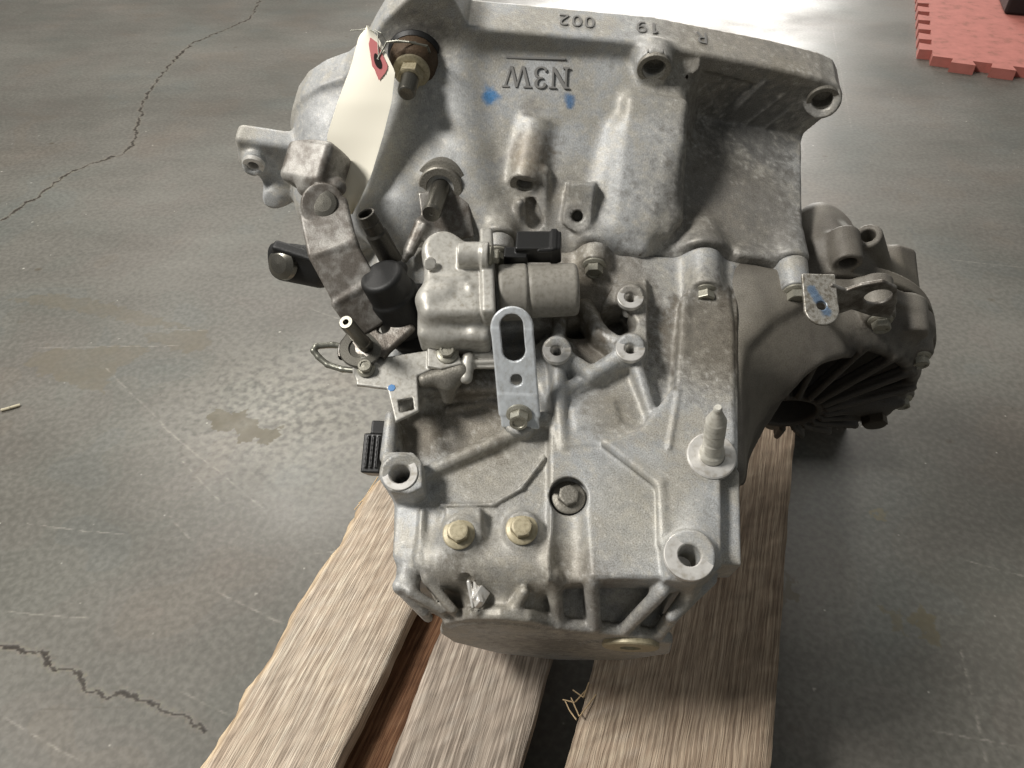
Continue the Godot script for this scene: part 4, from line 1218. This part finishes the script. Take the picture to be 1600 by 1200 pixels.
	floor_.set_meta("label", "worn grey concrete floor with cracks, scratches and tan spills")

# ------------------------------------------------------------------ pallet
func wood(seed_: int, lo: Color, mid: Color, hi: Color, relief: float) -> StandardMaterial3D:
	var m := plain(Color.WHITE, 0.85)
	m.vertex_color_use_as_albedo = true
	m.metallic_specular = 0.25
	m.albedo_texture = noise_tex(seed_, 0.028, 6, [[0.0, lo], [0.32, lo.lerp(mid, 0.6)], [0.5, mid], [0.68, mid.lerp(hi, 0.55)], [1.0, hi]])
	m.detail_enabled = true
	m.detail_blend_mode = BaseMaterial3D.BLEND_MODE_MUL
	m.detail_albedo = noise_tex(seed_ + 20, 0.10, 5, [[0.0, grey(0.55)], [0.3, grey(0.90)], [0.55, grey(1.0)], [1.0, grey(1.0)]])
	m.heightmap_enabled = true
	m.heightmap_texture = noise_tex(seed_ + 40, 0.07, 5, [[0.0, grey(0.0)], [1.0, grey(1.0)]])
	m.heightmap_scale = relief
	return m

func build_pallet() -> void:
	var p := thing("pallet", Transform3D.IDENTITY, "weathered wooden pallet of rough sawn boards under the gearbox", "pallet")
	var top := 0.105
	var w1 := wood(81, Color(0.62, 0.56, 0.50), Color(0.78, 0.725, 0.66), Color(0.91, 0.87, 0.80), 0.09)
	var w2 := wood(82, Color(0.49, 0.45, 0.41), Color(0.68, 0.635, 0.585), Color(0.83, 0.785, 0.73), 0.06)
	var w3 := wood(83, Color(0.54, 0.475, 0.415), Color(0.73, 0.665, 0.595), Color(0.87, 0.81, 0.73), 0.09)
	var w4 := wood(84, Color(0.29, 0.20, 0.145), Color(0.42, 0.31, 0.235), Color(0.52, 0.41, 0.32), 0.06)
	board(p, "deck_board", [Vector3(-0.248, 0.105, -0.260), Vector3(-0.142, 0.105, -0.260), Vector3(-0.096, 0.105, -0.397), Vector3(-0.148, 0.105, -0.570)], top, 0.02, w1, 1, 0.0035)
	board(p, "deck_board", [Vector3(-0.099, 0.105, -0.260), Vector3(0.006, 0.105, -0.260), Vector3(0.036, 0.105, -0.359), Vector3(-0.067, 0.105, -0.377)], top, 0.02, w2, 2, 0.0008)
	board(p, "deck_board", [Vector3(0.043, 0.105, -0.260), Vector3(0.207, 0.105, -0.260), Vector3(0.326, 0.105, -0.624), Vector3(0.075, 0.105, -0.355)], top, 0.022, w3, 3, 0.001)
	board(p, "stringer", [Vector3(-0.160, 0.078, -0.271), Vector3(-0.059, 0.078, -0.271), Vector3(-0.036, 0.078, -0.368), Vector3(-0.111, 0.078, -0.414)], 0.078, 0.078, w4, 4, 0.0008)
	for z in [-0.80, 0.0]:
		for s in [-1, 1]:
			var m := BoxMesh.new()
			m.size = Vector3(0.12, 0.083, 0.09)
			put("spacer_block", m, plain(Color(0.42, 0.33, 0.25), 0.9), p, Transform3D(Basis.IDENTITY, Vector3(0.13 + s * 0.17 + (0.10 if z < -0.5 else -0.10), 0.0415, z)))
	# torn fibres on the board edges
	var st := [[Vector3(0.072, 0.106, -0.320), Vector3(0.056, 0.112, -0.298), Vector3(0.051, 0.100, -0.320)], [Vector3(0.069, 0.104, -0.330), Vector3(0.054, 0.098, -0.317), Vector3(0.044, 0.095, -0.321)], [Vector3(0.053, 0.100, -0.327), Vector3(0.061, 0.107, -0.317), Vector3(0.067, 0.104, -0.332)], [Vector3(0.054, 0.104, -0.299), Vector3(0.049, 0.100, -0.309), Vector3(0.046, 0.098, -0.318)], [Vector3(-0.148, 0.105, -0.570), Vector3(-0.159, 0.098, -0.548), Vector3(-0.170, 0.092, -0.534)], [Vector3(-0.140, 0.104, -0.557), Vector3(-0.153, 0.099, -0.548), Vector3(-0.166, 0.095, -0.541)]]
	for q in st: put("splinter", tube(q, 0.0006), plain(Color(0.80, 0.70, 0.55), 0.8), p)

func tube(pts: Array, r: float, seg := 6) -> ArrayMesh:
	var t := SurfaceTool.new()
	t.begin(Mesh.PRIMITIVE_TRIANGLES)
	for i in pts.size() - 1:
		var a: Vector3 = pts[i]
		var b: Vector3 = pts[i + 1]
		var d := (b - a).normalized()
		var x := d.cross(Vector3(0.3, 0.9, 0.2)).normalized()
		var y := d.cross(x)
		for s in seg:
			var n0 := x * cos(TAU * s / seg) + y * sin(TAU * s / seg)
			var n1 := x * cos(TAU * (s + 1) / seg) + y * sin(TAU * (s + 1) / seg)
			for v in [[a, n0], [b, n1], [a, n1], [a, n0], [b, n0], [b, n1]]:
				t.set_normal(v[1])
				t.add_vertex(v[0] + v[1] * r)
	return t.commit()

# a board through two points of its left edge and two of its right edge, drawn out to both ends
func board(parent: Node3D, called: String, c: Array, top: float, thick: float, mat: Material, kind: int, ragged: float) -> void:
	var l0: Vector3 = c[0]
	var l1: Vector3 = c[3]
	var r0: Vector3 = c[1]
	var r1: Vector3 = c[2]
	var za := 0.05
	var zb := -0.86
	var n := FastNoiseLite.new()
	n.seed = 90 + kind
	n.frequency = 14.0
	n.fractal_octaves = 4
	var NU := 150
	var NV := 16
	var st := SurfaceTool.new()
	st.begin(Mesh.PRIMITIVE_TRIANGLES)
	for i in NU + 1:
		var z := lerpf(za, zb, i / float(NU))
		var l := l0.lerp(l1, (z - l0.z) / (l1.z - l0.z)).x + n.get_noise_2d(z, 3.0) * ragged * 2.0 + n.get_noise_2d(z * 5.0, 3.0) * ragged * 0.5
		var r := r0.lerp(r1, (z - r0.z) / (r1.z - r0.z)).x + n.get_noise_2d(z, 8.0) * minf(ragged, 0.001) * 2.0
		for j in NV + 5:
			# down the left side, over the top with eased edges, down the right side
			var v := clampf((j - 2.0) / NV, 0.0, 1.0)
			var x := lerpf(l, r, v)
			var y := top + n.get_noise_2d(z * 0.8, x * 4.0) * 0.0012
			if j == 2 or j == NV + 2: y -= 0.0012
			elif j == 1 or j == NV + 3: y -= 0.004
			elif j == 0 or j == NV + 4: y = top - thick
			if j < 2: x -= 0.0008
			elif j > NV + 2: x += 0.0008
			var w := r - l
			var g := n.get_noise_2d(z * 0.06, x * 9.0)
			var h := n.get_noise_2d(z * 0.5 + 40.0, x * 1.4)
			var cc := Color(0.9, 0.9, 0.9)
			match kind:
				1:
					cc = Color(0.97, 0.93, 0.89).lerp(Color(0.88, 0.87, 0.86), clampf(0.4 + h * 1.6, 0.0, 1.0)) * (1.0 + g * 0.35)
					if j <= 2: cc = Color(1.0, 0.89, 0.72)
				2: cc = Color(0.90, 0.87, 0.85) * (1.0 + g * 0.55)
				3:
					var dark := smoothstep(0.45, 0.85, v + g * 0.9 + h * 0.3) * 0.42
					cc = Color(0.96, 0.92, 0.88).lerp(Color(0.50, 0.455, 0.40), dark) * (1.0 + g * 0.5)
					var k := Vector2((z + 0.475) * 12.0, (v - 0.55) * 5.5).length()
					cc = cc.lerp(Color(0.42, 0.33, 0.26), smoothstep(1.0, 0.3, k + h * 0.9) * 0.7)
				4: cc = Color(0.95, 0.9, 0.86) * (1.0 + g * 0.5)
			st.set_color(cc)
			st.set_uv(Vector2((z + kind * 0.37) / 1.7, (x - (l0.x + l1.x) * 0.5 - (l1.x - l0.x) / (l1.z - l0.z) * (z - l0.z) + (top - y) + kind * 0.11) / 0.05))
			st.add_vertex(Vector3(x, y, z))
	var row := NV + 5
	for i in NU:
		for j in row - 1:
			var a := i * row + j
			for q in [a, a + row, a + row + 1, a, a + row + 1, a + 1]: st.add_index(q)
	for e in [0, NU]:
		for j in range(1, row - 2):
			for q in [e * row, e * row + j, e * row + j + 1]: st.add_index(q)
	st.generate_normals()
	st.generate_tangents()
	put(called, st.commit(), mat, parent)

# ------------------------------------------------------------------ tag, mat, the black machine
var tag_l: Array
var tag_r: Array

func tag_at(s: float, t: float) -> Vector3:
	var n := tag_l.size() - 1
	var k := clampf(t, 0.0, 1.0) * n
	var i := mini(int(k), n - 1)
	var a: Vector3 = tag_l[i].lerp(tag_l[i + 1], k - i)
	var b: Vector3 = tag_r[i].lerp(tag_r[i + 1], k - i)
	var p := a.lerp(b, s)
	p += Vector3(0, 0.65, 0.76) * (sin(s * PI) * (3.0 - 5.0 * t) + sin(t * 5.0 + s * 2.0) * 2.0 + smoothstep(0.65, 0.95, t) * sin(s * 6.0) * 3.0)
	return p

func build_tag() -> void:
	tag_l = [Vector3(-156, 104.9, -218.7), Vector3(-162.3, 100.3, -211.4), Vector3(-168.4, 87, -194), Vector3(-178.5, 72.5, -171.7), Vector3(-187.7, 56.2, -152.8), Vector3(-186.8, 38.3, -134.4), Vector3(-177.5, 22.4, -119.1), Vector3(-174.3, 7.7, -115)]
	tag_r = [Vector3(-155, 105, -218.7), Vector3(-146.5, 101, -209.6), Vector3(-132.1, 92.5, -184), Vector3(-134.9, 79, -166.3), Vector3(-142.4, 61, -147.8), Vector3(-152, 40.8, -129), Vector3(-162.5, 23.9, -118.4), Vector3(-171.7, 8.8, -113.6)]
	var foot := tag_at(0.5, 1.0)
	var base := BOX * (foot * 0.001)
	var o := thing("shipping_tag", Transform3D(BOX.basis, base), "blank cream paper tag with a pink ringed hole, wired to the stud", "tag")
	var st := SurfaceTool.new()
	st.begin(Mesh.PRIMITIVE_TRIANGLES)
	var NS := 10
	var NT := 48
	for side in 2:
		for i in NT + 1:
			for j in NS + 1:
				var p := tag_at(j / float(NS), i / float(NT))
				st.add_vertex((p - foot - Vector3(0, 0.25, 0.3) * side) * 0.001)
		var o0 := side * (NT + 1) * (NS + 1)
		for i in NT:
			for j in NS:
				var a := o0 + i * (NS + 1) + j
				for q in ([a, a + 1, a + NS + 2, a, a + NS + 2, a + NS + 1] if side == 0 else [a, a + NS + 2, a + 1, a, a + NS + 1, a + NS + 2]): st.add_index(q)
	st.generate_normals()
	var paper := plain(Color(0.965, 0.945, 0.88), 0.75)
	paper.backlight_enabled = true
	paper.backlight = Color(0.12, 0.11, 0.08)
	put("paper", st.commit(), paper, o)
	# reinforced hole: pink patch, dark eyelet
	var pink := patch([Vector2(0.64, 0.14), Vector2(0.86, 0.16), Vector2(0.90, 0.26), Vector2(0.70, 0.33), Vector2(0.52, 0.27), Vector2(0.52, 0.17)], 0.9, foot)
	put("hole_reinforcement", pink, plain(Color(0.87, 0.53, 0.53), 0.8), o)
	var eye := []
	for k in 14: eye.append(Vector2(0.69 + 0.09 * cos(TAU * k / 14), 0.245 + 0.035 * sin(TAU * k / 14)))
	put("eyelet_hole", patch(eye, 1.3, foot), plain(Color(0.16, 0.13, 0.12), 0.9), o)
	var h := (tag_at(0.69, 0.24) + Vector3(0, 1, 1) - foot) * 0.001
	var stud := (Vector3(-119.1, 95.4, -213.2) - foot) * 0.001
	var knot := (Vector3(-139.7, 101.8, -204.6) - foot) * 0.001
	var w: Material = M.galvanised_plain
	put("wire", tube([h, knot, stud], 0.0007), w, o)
	put("wire", tube([h + Vector3(0.001, 0, 0), (Vector3(-146.8, 105.3, -209.9) - foot) * 0.001, (Vector3(-154.6, 105.9, -213.9) - foot) * 0.001, (Vector3(-168.4, 103.9, -213.9) - foot) * 0.001], 0.0004), w, o)
	put("wire", tube([knot, (Vector3(-143.4, 106.4, -208.6) - foot) * 0.001, (Vector3(-149.3, 106.8, -212.2) - foot) * 0.001], 0.0004), w, o)
	put("wire", tube([knot, (Vector3(-130.6, 103.6, -204.2) - foot) * 0.001, (Vector3(-121.4, 104.3, -202.2) - foot) * 0.001, (Vector3(-108.6, 99.6, -204.2) - foot) * 0.001, (Vector3(-109.4, 85.2, -212.9) - foot) * 0.001], 0.0009), w, o)

func patch(pts: Array, lift: float, foot: Vector3) -> ArrayMesh:
	var st := SurfaceTool.new()
	st.begin(Mesh.PRIMITIVE_TRIANGLES)
	var c := Vector2.ZERO
	for p in pts: c += p / pts.size()
	var up := Vector3(0, 0.65, 0.76) * lift
	for k in pts.size():
		for e in 4:
			var a: Vector2 = pts[k].lerp(pts[(k + 1) % pts.size()], e / 4.0)
			var b: Vector2 = pts[k].lerp(pts[(k + 1) % pts.size()], (e + 1) / 4.0)
			for g in 5:
				var a0 := c.lerp(a, g / 5.0)
				var a1 := c.lerp(a, (g + 1) / 5.0)
				var b0 := c.lerp(b, g / 5.0)
				var b1 := c.lerp(b, (g + 1) / 5.0)
				for q in ([a0, a1, b1] if g == 0 else [a0, a1, b1, a0, b1, b0]):
					st.set_normal(Vector3(0, 0.65, 0.76))
					st.add_vertex((tag_at(q.x, q.y) + up - foot) * 0.001)
	return st.commit()

func build_around() -> void:
	build_tag()
	build_mat()
	build_machine()
	# wood chip on the floor at the left
	var chip := put("wood_chip", tube([Vector3(-0.717, 0.002, -0.787), Vector3(-0.706, 0.003, -0.791), Vector3(-0.696, 0.002, -0.798)], 0.0022, 7), plain(Color(0.72, 0.69, 0.60), 0.8))
	tag(chip, "small pale wood chip on the concrete near the left edge", "wood chip")

func build_mat() -> void:
	var o := thing("foam_mat", Transform3D(Basis.IDENTITY, Vector3(1.117, -0.000, -2.171)), "faded red foam floor mat with puzzle teeth along its edges", "mat")
	var d1 := Vector2(0.895, 0.40).normalized()
	var d2 := Vector2(0.36, -0.93).normalized()
	var out: PackedVector2Array = []
	var P := 0.098
	var D := 0.034
	# edge towards the viewer, then the far sides, then back along the left edge
	for k in 9:
		var s := 0.085 + k * P
		out.append_array([d1 * s + d2 * D, d1 * (s - 0.006) , d1 * (s + P * 0.5 + 0.006), d1 * (s + P * 0.5) + d2 * D])
	out.append_array([d1 * 1.0 + d2 * D, d1 * 1.0 + d2 * 1.2, d2 * 1.2 + d1 * D])
	for k in range(10, -1, -1):
		var s := 0.085 + k * P
		out.append_array([d2 * (s + P * 0.5) + d1 * D, d2 * (s + P * 0.5 + 0.006), d2 * (s - 0.006), d2 * s + d1 * D])
	out.append(d1 * D + d2 * D)
	var foam := grained(Color(0.71, 0.43, 0.39), 0.8, 0.0, noise_tex(95, 0.012, 4, [[0.0, Color(0.74, 0.76, 0.70)], [0.35, Color(0.92, 0.91, 0.90)], [1.0, grey(1.0)]]), noise_tex(96, 0.2, 3, [[0.0, grey(0.0)], [1.0, grey(1.0)]]), 0.03, 3.0, false)
	put("foam_sheet", prism(out, 0.0, 0.026), foam, o)

func prism(poly: PackedVector2Array, y0: float, y1: float) -> ArrayMesh:
	var st := SurfaceTool.new()
	st.begin(Mesh.PRIMITIVE_TRIANGLES)
	var t := Geometry2D.triangulate_polygon(poly)
	for i in t:
		st.set_normal(Vector3.UP)
		st.add_vertex(Vector3(poly[i].x, y1, poly[i].y))
	for i in poly.size():
		var a := poly[i]
		var b := poly[(i + 1) % poly.size()]
		var n := (b - a).orthogonal().normalized()
		for q in [[a, y0], [b, y0], [b, y1], [a, y0], [b, y1], [a, y1]]:
			st.set_normal(Vector3(n.x, 0, n.y))
			st.add_vertex(Vector3(q[0].x, q[1], q[0].y))
	return st.commit()

func build_machine() -> void:
	var o := thing("black_machine", Transform3D(Basis(Vector3.UP, -0.35), Vector3(1.677, 0.027, -2.629)), "black machine foot standing on the red foam mat, cut off by the frame", "machine")
	s_new(Vector3(-150, -4, -150), Vector3(170, 240, 150), 4.0)
	box(Vector3(0, 26, 0), Vector3(110, 26, 100), 8, 4)
	box(Vector3(10, 130, -6), Vector3(118, 90, 108), 44, 4)
	put("machine_body", s_mesh(), plain(Color(0.07, 0.075, 0.08), 0.45), o)
	put("machine_rim", join([[lathe([Vector2(60, 0), Vector2(66, 4), Vector2(60, 8)]), Transform3D.IDENTITY]]), plain(Color(0.16, 0.165, 0.17), 0.4), o, Transform3D(Basis(Vector3.RIGHT, PI * 0.5), Vector3(-0.03, 0.12, 0.10)))
